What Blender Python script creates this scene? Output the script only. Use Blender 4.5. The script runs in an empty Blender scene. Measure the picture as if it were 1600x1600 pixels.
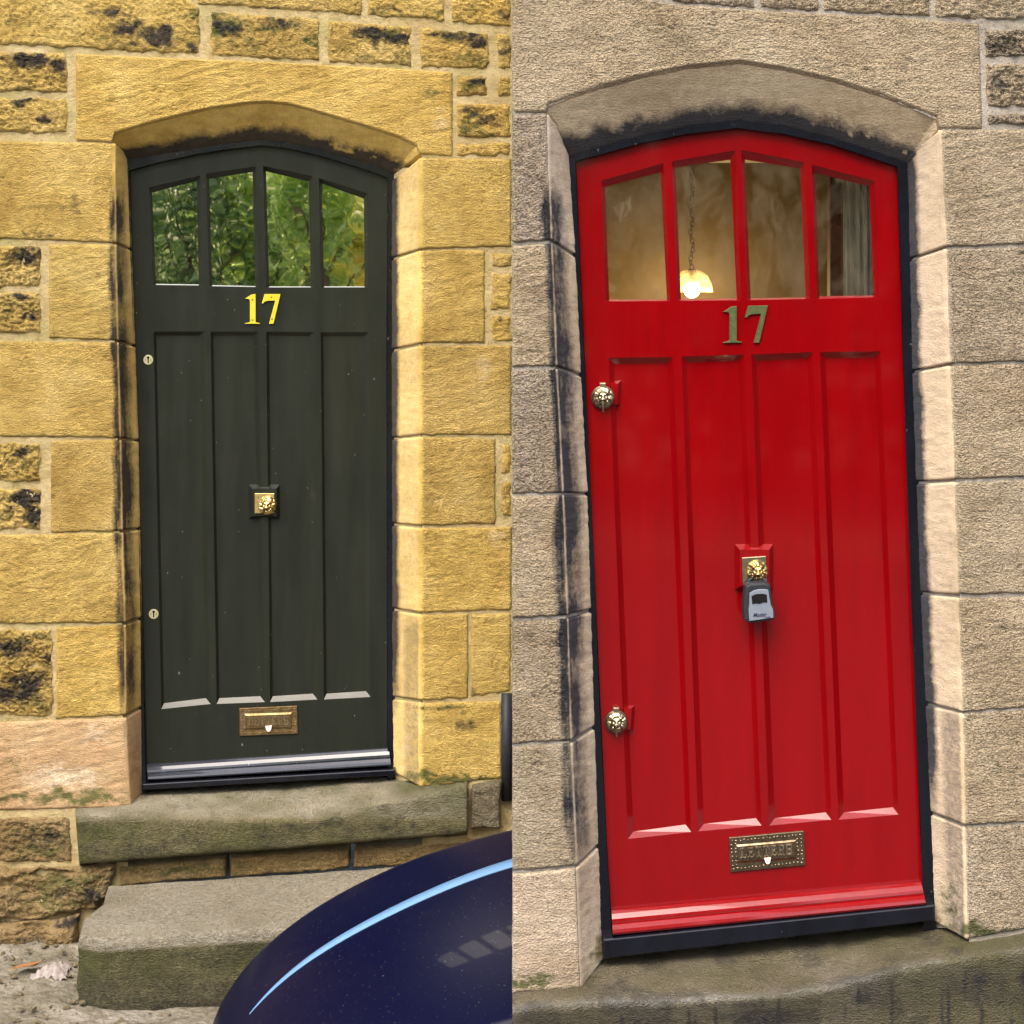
import bpy, bmesh, math, random
import numpy as np
from mathutils import Vector

# ------------------------------------------------------------------ camera, sky, sun, exposure
F = 3000.0                 # focal length in units of a 1600-wide picture
CX, CY = 800.0, 420.0      # where the level optical axis meets the picture
ZC = 2.27                  # camera height
DL, DR = 6.65, 4.78        # distance of the yellow front and of the grey front
scn = bpy.context.scene
cam_d = bpy.data.cameras.new('camera')
cam = bpy.data.objects.new('camera', cam_d)
scn.collection.objects.link(cam)
cam.location = (0, 0, ZC)
cam.rotation_euler = (math.pi/2, 0, 0)
cam_d.sensor_width = 36.0
cam_d.lens = 36.0*F/1600.0
cam_d.shift_y = -(800.0-CY)/1600.0
cam_d.clip_start = 0.05
cam_d.clip_end = 600
scn.camera = cam

SUN_AZ, SUN_EL = math.radians(201), math.radians(55)   # sun behind the camera, to the left
world = bpy.data.worlds.new('World'); scn.world = world
world.use_nodes = True
wn = world.node_tree.nodes; wl = world.node_tree.links
bgn = wn['Background']
sky = wn.new('ShaderNodeTexSky'); sky.sky_type = 'NISHITA'; sky.sun_disc = False
sky.sun_elevation = SUN_EL; sky.sun_rotation = SUN_AZ
sky.air_density = 1.0; sky.dust_density = 5.0; sky.ozone_density = 0.6
wl.new(sky.outputs[0], bgn.inputs[0]); bgn.inputs[1].default_value = 0.15
sun_d = bpy.data.lights.new('sun', 'SUN'); sun_d.energy = 1.0; sun_d.angle = math.radians(40)
sun_d.color = (1.0, 0.95, 0.87)
sun = bpy.data.objects.new('sun', sun_d); scn.collection.objects.link(sun)
sdir = Vector((math.sin(SUN_AZ)*math.cos(SUN_EL), math.cos(SUN_AZ)*math.cos(SUN_EL), math.sin(SUN_EL)))
sun.rotation_euler = sdir.to_track_quat('Z', 'Y').to_euler()
scn.view_settings.view_transform = 'Standard'
scn.view_settings.look = 'None'
scn.view_settings.gamma = 1.0
scn.view_settings.use_curve_mapping = False
scn.view_settings.exposure = 1.48

# ------------------------------------------------------------------ helpers
rng = np.random.default_rng(17)
random.seed(17)
COL = scn.collection

def P(x, y, d):
    """point at distance d on the front whose outline was measured at x, y"""
    return ((x-CX)/F*d, d, ZC-(y-CY)/F*d)

def PA(xy, d):
    xy = np.asarray(xy, float)
    d = np.broadcast_to(np.asarray(d, float), xy.shape[:-1])
    return np.stack([(xy[..., 0]-CX)/F*d, d, ZC-(xy[..., 1]-CY)/F*d], -1)

def _hash(ix, iy, seed):
    h = (ix*374761393 + iy*668265263 + seed*974634777) & 0xFFFFFFFF
    h = ((h ^ (h >> 13))*1274126177) & 0xFFFFFFFF
    return ((h ^ (h >> 16)) & 0xFFFF)/65535.0

def vn(x, y, seed=0):
    x = np.asarray(x, float); y = np.asarray(y, float)
    ix = np.floor(x).astype(np.int64); iy = np.floor(y).astype(np.int64)
    fx = x-ix; fy = y-iy
    fx = fx*fx*fx*(fx*(fx*6-15)+10); fy = fy*fy*fy*(fy*(fy*6-15)+10)
    a = _hash(ix, iy, seed); b = _hash(ix+1, iy, seed); c = _hash(ix, iy+1, seed); d = _hash(ix+1, iy+1, seed)
    return ((a*(1-fx)+b*fx)*(1-fy)+(c*(1-fx)+d*fx)*fy)*2-1

def fbm(x, y, seed=0, oct=4, gain=0.5):
    s = 0; a = 1.0; t = 0
    for o in range(oct):
        s = s+a*vn(x*2**o+o*7.3, y*2**o-o*3.1, seed+o*13); t += a; a *= gain
    return s/t

def sstep(e0, e1, x):
    t = np.clip((x-e0)/(e1-e0), 0, 1); return t*t*(3-2*t)

def empty(name, loc=(0, 0, 0)):
    o = bpy.data.objects.new(name, None); COL.objects.link(o); o.location = loc
    o.empty_display_size = 0.05
    bpy.context.view_layer.update()
    return o

def setp(o, parent):
    if parent is not None:
        o.parent = parent
        m = parent
        off = Vector((0, 0, 0))
        while m is not None:
            off += Vector(m.location); m = m.parent
        o.location = Vector(o.location)-off
    return o

def tag(o, label=None, cat=None, group=None, kind=None):
    if label: o['label'] = label
    if cat: o['category'] = cat
    if group: o['group'] = group
    if kind: o['kind'] = kind
    return o

def mesh(name, verts, faces, mat, parent=None, smooth=False, attrs=None, loc=None):
    me = bpy.data.meshes.new(name)
    v = np.asarray(verts, float).reshape(-1, 3)
    if loc is not None: v = v-np.asarray(loc)
    me.from_pydata(v.tolist(), [], [list(map(int, f)) for f in faces])
    if smooth: me.polygons.foreach_set('use_smooth', [True]*len(me.polygons))
    if attrs:
        for k, a in attrs.items():
            at = me.attributes.new(k, 'FLOAT', 'POINT')
            at.data.foreach_set('value', np.asarray(a, np.float32).ravel())
    me.update()
    o = bpy.data.objects.new(name, me); COL.objects.link(o)
    if loc is not None: o.location = loc
    me.materials.append(mat)
    setp(o, parent)
    return o

def gfaces(R, C):
    r, c = np.meshgrid(np.arange(R-1), np.arange(C-1), indexing='ij')
    a = (r*C+c).ravel()
    return np.stack([a, a+C, a+C+1, a+1], 1)

def grid(name, V, mat, parent=None, smooth=True, attrs=None, skirt=0.0):
    """V (R,C,3), rows go down, columns go right; skirt = depth of the sides"""
    if skirt > 0:
        V = np.pad(V, ((1, 1), (1, 1), (0, 0)), mode='edge').copy()
        m = np.zeros(V.shape[:2], bool); m[0, :] = m[-1, :] = True; m[:, 0] = m[:, -1] = True
        V[..., 1] += m*skirt
        if attrs: attrs = {k: np.pad(np.asarray(a), 1, mode='edge') for k, a in attrs.items()}
    R, C = V.shape[:2]
    return mesh(name, V.reshape(-1, 3), gfaces(R, C), mat, parent, smooth, attrs)

def poly_t(pts, n):
    p = np.asarray(pts, float)
    L = np.concatenate([[0], np.cumsum(np.hypot(*(p[1:]-p[:-1]).T))]); L /= L[-1]
    t = np.linspace(0, 1, n)
    return np.stack([np.interp(t, L, p[:, i]) for i in range(p.shape[1])], 1)

def lut(pairs):
    a = np.array(pairs, float)
    return lambda y: np.interp(y, a[:, 0], a[:, 1])

def box(name, lo, hi, mat, parent=None, bev=0.0):
    bm = bmesh.new()
    bmesh.ops.create_cube(bm, size=1)
    lo = np.array(lo, float); hi = np.array(hi, float)
    for v in bm.verts:
        v.co = Vector(((lo+hi)/2 + (hi-lo)*np.array(v.co)))
    if bev > 0:
        bmesh.ops.bevel(bm, geom=bm.edges[:], offset=bev, segments=2, affect='EDGES', profile=0.6)
    me = bpy.data.meshes.new(name); bm.to_mesh(me); bm.free()
    o = bpy.data.objects.new(name, me); COL.objects.link(o); me.materials.append(mat)
    setp(o, parent); return o

def prism(name, front, back_off, mat, parent=None, bev=0.0, smooth=False):
    """closed outline of 3-D points, pushed back along y"""
    bm = bmesh.new()
    f = [bm.verts.new(p) for p in front]
    face = bm.faces.new(f)
    bm.normal_update()
    if face.normal.y > 0: bmesh.ops.reverse_faces(bm, faces=[face])
    r = bmesh.ops.extrude_face_region(bm, geom=[face])
    vs = [g for g in r['geom'] if isinstance(g, bmesh.types.BMVert)]
    # extrude gives the new cap; move the old cap back instead of the new one forward
    bmesh.ops.translate(bm, vec=(0, back_off, 0), verts=vs)
    bmesh.ops.recalc_face_normals(bm, faces=bm.faces[:])
    if bev > 0:
        ymin = min(v.co.y for v in bm.verts)
        ed = [e for e in bm.edges if all(v.co.y < ymin+abs(back_off)*0.4 for v in e.verts)]
        bmesh.ops.bevel(bm, geom=ed, offset=bev, segments=2, affect='EDGES', profile=0.5)
    me = bpy.data.meshes.new(name); bm.to_mesh(me); bm.free()
    if smooth: me.polygons.foreach_set('use_smooth', [True]*len(me.polygons))
    o = bpy.data.objects.new(name, me); COL.objects.link(o); me.materials.append(mat)
    setp(o, parent); return o

def tube(pts, rad, n=8):
    """verts, faces of a tube along pts with a radius per point"""
    pts = [Vector(p) for p in pts]
    if not hasattr(rad, '__len__'): rad = [rad]*len(pts)
    V = []; Fc = []
    for i, p in enumerate(pts):
        t = (pts[min(i+1, len(pts)-1)]-pts[max(i-1, 0)]).normalized()
        a = t.orthogonal().normalized() if i == 0 else (prev-t*prev.dot(t)).normalized()
        prev = a
        b = t.cross(a)
        for k in range(n):
            w = 2*math.pi*k/n
            V.append(p+(a*math.cos(w)+b*math.sin(w))*rad[i])
    for i in range(len(pts)-1):
        for k in range(n):
            Fc.append((i*n+k, i*n+(k+1) % n, (i+1)*n+(k+1) % n, (i+1)*n+k))
    Fc.append(tuple(range(n-1, -1, -1))); Fc.append(tuple((len(pts)-1)*n+k for k in range(n)))
    return V, Fc

# ------------------------------------------------------------------ materials
class NT:
    def __init__(s, name):
        s.m = bpy.data.materials.new(name); s.m.use_nodes = True
        s.t = s.m.node_tree; s.b = s.t.nodes['Principled BSDF']; s.out = s.t.nodes['Material Output']
    def n(s, typ, **kw):
        nd = s.t.nodes.new('ShaderNode'+typ)
        for k, v in kw.items(): setattr(nd, k, v)
        return nd
    def l(s, a, b): s.t.links.new(a, b)
    def coord(s, scale=(1, 1, 1)):
        g = s.n('NewGeometry'); mp = s.n('Mapping'); mp.inputs['Scale'].default_value = scale
        s.l(g.outputs['Position'], mp.inputs['Vector']); return mp.outputs[0]
    def noise(s, sc, det=4, rough=0.55, scale=(1, 1, 1), dist=0.0):
        nd = s.n('TexNoise'); nd.inputs['Scale'].default_value = sc; nd.inputs['Detail'].default_value = det
        nd.inputs['Roughness'].default_value = rough; nd.inputs['Distortion'].default_value = dist
        s.l(s.coord(scale), nd.inputs['Vector']); return nd.outputs[0]
    def voro(s, sc, scale=(1, 1, 1), feat='F1'):
        nd = s.n('TexVoronoi'); nd.feature = feat; nd.inputs['Scale'].default_value = sc
        s.l(s.coord(scale), nd.inputs['Vector']); return nd.outputs['Distance']
    def ramp(s, src, stops):
        r = s.n('ValToRGB'); e = r.color_ramp.elements
        while len(e) < len(stops): e.new(0.5)
        for i, (p, c) in enumerate(stops):
            e[i].position = p; e[i].color = tuple(c)+(1,) if len(c) == 3 else c
        s.l(src, r.inputs[0]); return r.outputs[0]
    def val(s, src, a, b):
        r = s.n('MapRange'); r.inputs[1].default_value = a; r.inputs[2].default_value = b
        s.l(src, r.inputs[0]); return r.outputs[0]
    def math(s, op, a, b):
        m = s.n('Math'); m.operation = op
        for i, v in enumerate((a, b)):
            if isinstance(v, (int, float)): m.inputs[i].default_value = v
            else: s.l(v, m.inputs[i])
        return m.outputs[0]
    def mix(s, f, a, b, mode='MIX'):
        m = s.n('Mix'); m.data_type = 'RGBA'; m.blend_type = mode
        for i, v in ((0, f), (6, a), (7, b)):
            if isinstance(v, (int, float)): m.inputs[i].default_value = v
            elif isinstance(v, tuple): m.inputs[i].default_value = v+(1,) if len(v) == 3 else v
            else: s.l(v, m.inputs[i])
        return m.outputs[2]
    def attr(s, name):
        a = s.n('Attribute'); a.attribute_name = name; return a.outputs['Fac']
    def bump(s, h, strength, dist, prev=None):
        b = s.n('Bump'); b.inputs['Strength'].default_value = strength; b.inputs['Distance'].default_value = dist
        s.l(h, b.inputs['Height'])
        if prev is not None: s.l(prev, b.inputs['Normal'])
        return b.outputs[0]
    def base(s, c):
        if isinstance(c, tuple): s.b.inputs['Base Color'].default_value = c+(1,)
        else: s.l(c, s.b.inputs['Base Color'])
    def set(s, **kw):
        for k, v in kw.items():
            k = k.replace('_', ' ')
            s.b.inputs[k].default_value = v

def stone_mat(name, dark, mid, light, soot=(0.016, 0.0145, 0.015), moss=(0.075, 0.085, 0.022), pale=(0.62, 0.48, 0.28), bump=1.0):
    t = NT(name)
    n1 = t.noise(4.2, 6, 0.66)
    c = t.ramp(n1, [(0.30, dark), (0.5, mid), (0.72, light)])
    n2 = t.noise(240, 3, 0.6)
    c = t.mix(0.55, c, t.ramp(n2, [(0.3, (0.62, 0.60, 0.57)), (0.55, (1, 1, 1)), (0.8, (1.16, 1.14, 1.1))]), 'MULTIPLY')
    n3 = t.noise(38, 4, 0.6)
    c = t.mix(0.5, c, t.ramp(n3, [(0.32, (0.72, 0.70, 0.66)), (0.6, (1.08, 1.06, 1.02))]), 'MULTIPLY')
    oi = t.n('ObjectInfo')
    bed = t.noise(11, 5, 0.65, (0.35, 0.35, 3.2), 0.4)
    c = t.mix(0.6, c, t.ramp(bed, [(0.3, (0.78, 0.80, 0.74)), (0.5, (1, 1, 1)), (0.7, (1.10, 1.06, 1.0))]), 'MULTIPLY')
    rv = t.ramp(oi.outputs['Random'], [(0.0, (0.80, 0.80, 0.78)), (0.3, (1.0, 0.96, 0.86)), (0.65, (0.92, 0.90, 0.91)), (1.0, (1.12, 1.1, 1.04))])
    c = t.mix(1.0, c, rv, 'MULTIPLY')
    nb = t.noise(75, 6, 0.72)
    pv = t.math('MULTIPLY', t.attr('pale'), t.val(nb, 0.3, 0.6))
    c = t.mix(pv, c, pale)
    mv = t.val(t.math('ADD', t.attr('moss'), t.math('MULTIPLY', t.math('SUBTRACT', nb, 0.5), 0.9)), 0.15, 0.75)
    mv = t.math('MULTIPLY', mv, t.val(t.attr('moss'), 0.0, 0.15))
    c = t.mix(t.math('MULTIPLY', mv, 0.9), c, moss)
    sv = t.val(t.math('ADD', t.attr('stain'), t.math('MULTIPLY', t.math('SUBTRACT', nb, 0.5), 0.9)), 0.06, 0.72)
    sv = t.math('MULTIPLY', sv, t.val(t.attr('stain'), 0.0, 0.2))
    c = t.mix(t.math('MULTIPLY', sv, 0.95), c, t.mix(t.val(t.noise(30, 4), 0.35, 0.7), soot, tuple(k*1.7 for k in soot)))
    t.base(c)
    t.set(Roughness=0.42 if name == 'mossy_step_stone' else 0.9, Specular_IOR_Level=0.4 if name == 'mossy_step_stone' else 0.25)
    sm = t.math('SUBTRACT', 1.0, t.math('MULTIPLY', t.attr('smooth'), 0.98))
    vo = t.voro(165, (1, 1, 1.35))
    pit = t.val(t.noise(150, 3, 0.6, (1, 1, 1.5)), 0.56, 0.70)
    h = t.math('ADD', t.math('MULTIPLY', vo, 0.9), t.math('MULTIPLY', t.noise(230, 5, 0.75, (1, 1, 1.4)), 1.1))
    h = t.math('SUBTRACT', h, t.math('MULTIPLY', pit, 0.7))
    h = t.math('MULTIPLY', h, t.math('ADD', 0.55, t.math('MULTIPLY', oi.outputs['Random'], 0.75)))
    h = t.math('ADD', h, t.math('MULTIPLY', t.noise(36, 5, 0.7, (0.5, 0.5, 2.4)), 1.3))
    h = t.math('MULTIPLY', h, sm)
    b1 = t.bump(h, 1.0*bump, 0.007)
    t.l(b1, t.b.inputs['Normal'])
    return t.m

M = {}
M['yellow'] = stone_mat('yellow_sandstone', (0.37, 0.25, 0.062), (0.54, 0.39, 0.118), (0.66, 0.505, 0.19))
M['grey'] = stone_mat('grey_sandstone', (0.37, 0.295, 0.205), (0.52, 0.43, 0.315), (0.62, 0.535, 0.41), soot=(0.012, 0.014, 0.021), pale=(0.50, 0.395, 0.285), bump=1.4)
M['step'] = stone_mat('step_stone', (0.165, 0.14, 0.08), (0.235, 0.205, 0.13), (0.30, 0.27, 0.185), moss=(0.085, 0.09, 0.026), pale=(0.44, 0.415, 0.34), bump=1.3)
M['pink'] = stone_mat('pinkish_sandstone', (0.34, 0.225, 0.125), (0.46, 0.32, 0.185), (0.52, 0.39, 0.24), soot=(0.05, 0.045, 0.04), pale=(0.62, 0.52, 0.38))
M['rubble'] = stone_mat('rubble_stone', (0.20, 0.13, 0.05), (0.33, 0.235, 0.105), (0.42, 0.32, 0.17), moss=(0.10, 0.10, 0.03))
M['step_wet'] = stone_mat('mossy_step_stone', (0.09, 0.075, 0.045), (0.15, 0.13, 0.085), (0.21, 0.19, 0.14), moss=(0.075, 0.07, 0.022), pale=(0.34, 0.34, 0.33))

def mortar_mat(name, c1, c2, moss):
    t = NT(name)
    c = t.ramp(t.noise(14, 5, 0.65), [(0.3, c1), (0.7, c2)])
    c = t.mix(t.math('MULTIPLY', t.val(t.noise(6, 4, 0.6), 0.5, 0.68), 0.6), c, moss)
    c = t.mix(t.math('MULTIPLY', t.val(t.noise(32, 6, 0.75), 0.52, 0.72), 0.55), c, tuple(k*0.35 for k in c1))
    t.base(c); t.set(Roughness=0.95, Specular_IOR_Level=0.2)
    t.l(t.bump(t.noise(90, 6, 0.75), 1.0, 0.010), t.b.inputs['Normal'])
    return t.m
M['mortar_l'] = mortar_mat('pale_lime_mortar', (0.38, 0.285, 0.125), (0.53, 0.43, 0.23), (0.27, 0.26, 0.08))
M['mortar_r'] = mortar_mat('grey_lime_mortar', (0.30, 0.26, 0.20), (0.46, 0.42, 0.36), (0.24, 0.22, 0.15))

def paint_mat(name, c, c2, rough, chips=0.0, coat=0.0, chipcol=(0.35, 0.36, 0.36)):
    t = NT(name)
    n = t.noise(3.0, 4, 0.6, (6, 6, 0.6))
    col = t.mix(t.val(n, 0.3, 0.7), c, c2)
    if chips > 0:
        sp = t.val(t.noise(75, 2, 0.5, (1, 1, 0.55)), 0.735, 0.76)
        col = t.mix(t.math('MULTIPLY', sp, chips), col, chipcol)
    gr = t.val(t.noise(5, 5, 0.7, (2.5, 2.5, 0.7)), 0.52, 0.8)
    col = t.mix(t.math('MULTIPLY', gr, 0.35), col, tuple(k*0.45 for k in c))
    t.base(col)
    r = t.ramp(t.noise(9, 4, 0.6), [(0.3, (rough*0.85,)*3), (0.7, (min(1, rough*1.25),)*3)])
    t.l(r, t.b.inputs['Roughness'])
    t.set(Coat_Weight=coat, Coat_Roughness=0.05, Specular_IOR_Level=0.15)
    h = t.math('ADD', t.math('MULTIPLY', t.noise(40, 3, 0.5, (5, 5, 0.25)), 0.6), t.math('MULTIPLY', t.noise(7, 3, 0.5), 0.8))
    t.l(t.bump(h, 0.3, 0.0028), t.b.inputs['Normal'])
    return t.m
M['green'] = paint_mat('dark_green_paint', (0.011, 0.0135, 0.0095), (0.017, 0.0195, 0.0135), 0.33, 0.4, 0.28)
M['red'] = paint_mat('red_gloss_paint', (0.165, 0.0003, 0.0016), (0.195, 0.0005, 0.002), 0.2, 0.0, 0.75)
M['bar'] = paint_mat('black_gloss_sky_tint', (0.014, 0.017, 0.026), (0.022, 0.026, 0.038), 0.25, 0.6, 1.0, (0.2, 0.2, 0.2))  # black gloss, some of its blue-grey sky sheen mixed into the base colour
M['black'] = paint_mat('blue_black_paint', (0.003, 0.0035, 0.006), (0.006, 0.007, 0.012), 0.26, 0.5, 0.5, (0.12, 0.12, 0.12))

def metal_mat(name, c, c2, rough, metal=1.0, sc=60):
    t = NT(name)
    cc = t.mix(t.val(t.noise(sc, 4, 0.65), 0.32, 0.68), c, c2)
    if metal > 0.9: cc = t.mix(t.math('MULTIPLY', t.attr('recess_brown'), 0.85), cc, (0.05, 0.03, 0.01))
    t.base(cc)
    t.set(Metallic=metal, Roughness=rough, Specular_IOR_Level=0.5 if metal > 0 else 0.22)
    t.l(t.bump(t.noise(160, 3, 0.6), 0.3, 0.001), t.b.inputs['Normal'])
    return t.m
M['brass'] = metal_mat('polished_brass', (0.66, 0.47, 0.16), (0.82, 0.64, 0.30), 0.38)
M['brass_old'] = metal_mat('aged_brass', (0.15, 0.10, 0.045), (0.28, 0.20, 0.10), 0.5)
M['cream_brass'] = metal_mat('cream_lacquered_brass', (0.40, 0.37, 0.20), (0.50, 0.47, 0.30), 0.4, 0.3)
M['bronze'] = metal_mat('dark_bronze', (0.13, 0.095, 0.055), (0.27, 0.21, 0.14), 0.40)
M['knob'] = metal_mat('antique_knob_brass', (0.40, 0.34, 0.20), (0.60, 0.54, 0.36), 0.3)
M['yellow_num'] = metal_mat('bright_yellow_brass', (0.44, 0.38, 0.015), (0.52, 0.46, 0.04), 0.4, 0.0)
M['green_num'] = metal_mat('verdigris_brass', (0.04, 0.065, 0.014), (0.10, 0.105, 0.035), 0.5, 0.35, 90)
M['dark'] = metal_mat('dark_hole', (0.003, 0.003, 0.003), (0.005, 0.004, 0.004), 0.9, 0.0)
M['screw'] = metal_mat('screw_brown', (0.10, 0.08, 0.02), (0.16, 0.12, 0.03), 0.5, 0.5)
M['ivory'] = metal_mat('ivory_tab', (0.75, 0.66, 0.50), (0.82, 0.74, 0.6), 0.4, 0.0)
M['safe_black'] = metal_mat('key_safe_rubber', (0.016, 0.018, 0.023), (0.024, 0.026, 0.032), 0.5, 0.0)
M['safe_grey'] = metal_mat('key_safe_grey', (0.17, 0.195, 0.235), (0.20, 0.225, 0.265), 0.42, 0.2)
M['ink'] = metal_mat('navy_print', (0.02, 0.02, 0.06), (0.03, 0.03, 0.07), 0.5, 0.0)
M['room'] = metal_mat('beige_plaster', (0.10, 0.078, 0.045), (0.14, 0.11, 0.066), 0.9, 0.0, 9)
M['room_white'] = metal_mat('white_ceiling', (0.62, 0.60, 0.55), (0.66, 0.63, 0.58), 0.9, 0.0)
M['hall_dark'] = metal_mat('unlit_hall', (0.03, 0.028, 0.02), (0.04, 0.036, 0.028), 0.9, 0.0)
M['curtain'] = metal_mat('grey_curtain_cloth', (0.42, 0.44, 0.42), (0.48, 0.50, 0.48), 0.9, 0.0, 20)
M['wood_strip'] = metal_mat('brown_wood', (0.07, 0.028, 0.018), (0.10, 0.04, 0.025), 0.6, 0.0)
M['iron'] = metal_mat('black_chain_iron', (0.03, 0.025, 0.018), (0.05, 0.04, 0.03), 0.5, 0.6)

def glass_mat(name, refl, tint, alpha, wav, dirt=0.0):
    t = NT(name)
    gl = t.n('BsdfGlossy'); gl.inputs['Roughness'].default_value = 0.015
    gl.inputs['Color'].default_value = tint+(1,)
    tr = t.n('BsdfTransparent'); tr.inputs['Color'].default_value = alpha+(1,)
    h = t.noise(7, 2, 0.5, (1, 1, 0.6))
    t.l(t.bump(h, wav, 0.004), gl.inputs['Normal'])
    ms = t.n('MixShader')
    fr = t.n('Fresnel'); fr.inputs[0].default_value = 1.5
    fac = t.math('MAXIMUM', fr.outputs[0], refl)
    t.l(fac, ms.inputs[0])
    t.l(tr.outputs[0], ms.inputs[1]); t.l(gl.outputs[0], ms.inputs[2])
    last = ms.outputs[0]
    if dirt > 0:
        d1 = t.n('BsdfDiffuse'); d1.inputs['Color'].default_value = (0.45, 0.41, 0.33, 1)
        d2 = t.n('BsdfTranslucent'); d2.inputs['Color'].default_value = (0.7, 0.65, 0.5, 1)
        df = t.n('MixShader'); t.l(d1.outputs[0], df.inputs[1]); t.l(d2.outputs[0], df.inputs[2])
        m2 = t.n('MixShader')
        f = t.math('MULTIPLY', t.val(t.noise(14, 5, 0.7, (1, 1, 0.5), 0.6), 0.42, 0.75), dirt)
        t.l(f, m2.inputs[0]); t.l(last, m2.inputs[1]); t.l(df.outputs[0], m2.inputs[2]); last = m2.outputs[0]
    t.l(last, t.out.inputs['Surface'])
    return t.m
M['glass_l'] = glass_mat('reflective_pane', 0.93, (0.95, 0.97, 0.9), (0.5, 0.5, 0.45), 0.10)
M['glass_r'] = glass_mat('old_clear_pane', 0.03, (1, 1, 1), (0.9, 0.88, 0.82), 0.12, 0.13)

t = NT('navy_car_paint')
t.base(t.mix(t.val(t.noise(4, 3), 0.3, 0.7), (0.006, 0.008, 0.05), (0.008, 0.011, 0.065)))
sp = t.val(t.noise(210, 1, 0.4), 0.74, 0.79)
t.base(t.mix(t.math('MULTIPLY', sp, 0.6), (0.0009, 0.0016, 0.015), (0.20, 0.21, 0.24)))
t.set(Roughness=0.35, Coat_Weight=0.04, Coat_Roughness=0.04, Specular_IOR_Level=0.07)
M['car'] = t.m
M['trim'] = metal_mat('trim_painted_sky', (0.10, 0.215, 0.39), (0.115, 0.23, 0.41), 0.5, 0.0)  # sky reflection on the polished trim, put into the base colour
M['rubber'] = metal_mat('black_rubber', (0.012, 0.012, 0.012), (0.02, 0.02, 0.02), 0.7, 0.0)

t = NT('stone_paving_dirt')
c = t.ramp(t.noise(9, 6, 0.7), [(0.3, (0.09, 0.08, 0.055)), (0.52, (0.20, 0.18, 0.135)), (0.75, (0.33, 0.30, 0.26))])
c = t.mix(0.6, c, t.ramp(t.noise(120, 4, 0.7), [(0.35, (0.5, 0.5, 0.48)), (0.65, (1.1, 1.1, 1.08))]), 'MULTIPLY')
t.base(c); t.set(Roughness=0.95, Specular_IOR_Level=0.2)
t.l(t.bump(t.math('ADD', t.noise(60, 5, 0.7), t.voro(40)), 0.8, 0.012), t.b.inputs['Normal'])
M['ground'] = t.m

def leaf_mat(name, c1, c2, c3):
    t = NT(name)
    g = t.n('NewGeometry')
    rp = t.ramp(g.outputs['Random Per Island'], [(0.0, c1), (0.5, c2), (1.0, c3)])
    df = t.n('BsdfPrincipled'); t.l(rp, df.inputs['Base Color']); df.inputs['Roughness'].default_value = 0.35
    tl = t.n('BsdfTranslucent'); t.l(t.mix(1.0, rp, (2.0, 1.9, 1.5), 'MULTIPLY'), tl.inputs['Color'])
    ms = t.n('MixShader'); ms.inputs[0].default_value = 0.62
    t.l(df.outputs[0], ms.inputs[1]); t.l(tl.outputs[0], ms.inputs[2]); t.l(ms.outputs[0], t.out.inputs['Surface'])
    return t.m
M['leaf_a'] = leaf_mat('laurel_leaves', (0.05, 0.10, 0.03), (0.18, 0.26, 0.09), (0.46, 0.50, 0.30))
M['leaf_b'] = leaf_mat('fresh_leaves', (0.16, 0.25, 0.06), (0.36, 0.45, 0.14), (0.60, 0.64, 0.32))
M['leaf_c'] = leaf_mat('olive_leaves', (0.34, 0.33, 0.10), (0.58, 0.54, 0.20), (0.72, 0.68, 0.34))
M['leaf_d'] = leaf_mat('woodland_leaves', (0.012, 0.022, 0.008), (0.025, 0.04, 0.014), (0.05, 0.07, 0.025))
M['bark'] = metal_mat('red_brown_bark', (0.12, 0.06, 0.03), (0.20, 0.11, 0.06), 0.95, 0.0, 14)
M['dry_leaf'] = metal_mat('dry_brown_leaf', (0.22, 0.09, 0.035), (0.32, 0.15, 0.06), 0.8, 0.0)
M['litter'] = metal_mat('pale_litter', (0.20, 0.17, 0.155), (0.34, 0.30, 0.28), 0.8, 0.0, 40)

# ------------------------------------------------------------------ ground
gv = []; N = 60
gx = np.concatenate([[-250, -60, -12], np.linspace(-3.2, 1.2, 150), [12, 60, 250]])
gy = np.concatenate([[250, 60, 12], np.linspace(6.9, 5.0, 80), [3, 0, -12, -60, -250]])
GX, GY = np.meshgrid(gx, gy)
near = sstep(3.2, 2.4, np.abs(GX+1.2))*sstep(4.8, 5.3, GY)*sstep(7.0, 6.7, GY)
GZ = -0.06+near*(0.03*fbm(GX*6, GY*6, 5, 5, 0.6)+0.0)
o = grid('ground', np.stack([GX, GY, GZ], -1), M['ground'], None, True)
tag(o, kind='structure')

t = NT('tarmac')
t.base(t.ramp(t.noise(60, 5, 0.7), [(0.3, (0.03, 0.03, 0.03)), (0.7, (0.06, 0.058, 0.055))])); t.set(Roughness=0.9)
t.l(t.bump(t.noise(150, 3, 0.7), 0.5, 0.006), t.b.inputs['Normal'])
o = mesh('lane', [(-60, -5.5, -0.05), (60, -5.5, -0.05), (60, 4.55, -0.05), (-60, 4.55, -0.05)], [(0, 1, 2, 3)], t.m); tag(o, kind='structure')
# ------------------------------------------------------------------ dirt maps, in the measured coordinates of each front
def blobs(lst, x, y, seed, warp=10):
    n = fbm(x/13, y/9, seed+40, 5, 0.62)
    x = x+warp*fbm(x/22, y/22, seed, 4); y = y+warp*fbm(x/22+9, y/22, seed+5, 4)
    v = np.zeros(np.shape(x))
    for bx, by, rx, ry, a in lst:
        q = np.hypot((x-bx)/(rx*1.25), (y-by)/(ry*1.3))
        v = np.maximum(v, a*(1-sstep(0.0, 1.15, q)))
    return np.where(v > 0.01, np.clip(v*1.25+n*0.75*sstep(0, 0.3, v)-0.12, 0, 1), 0)

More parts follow.
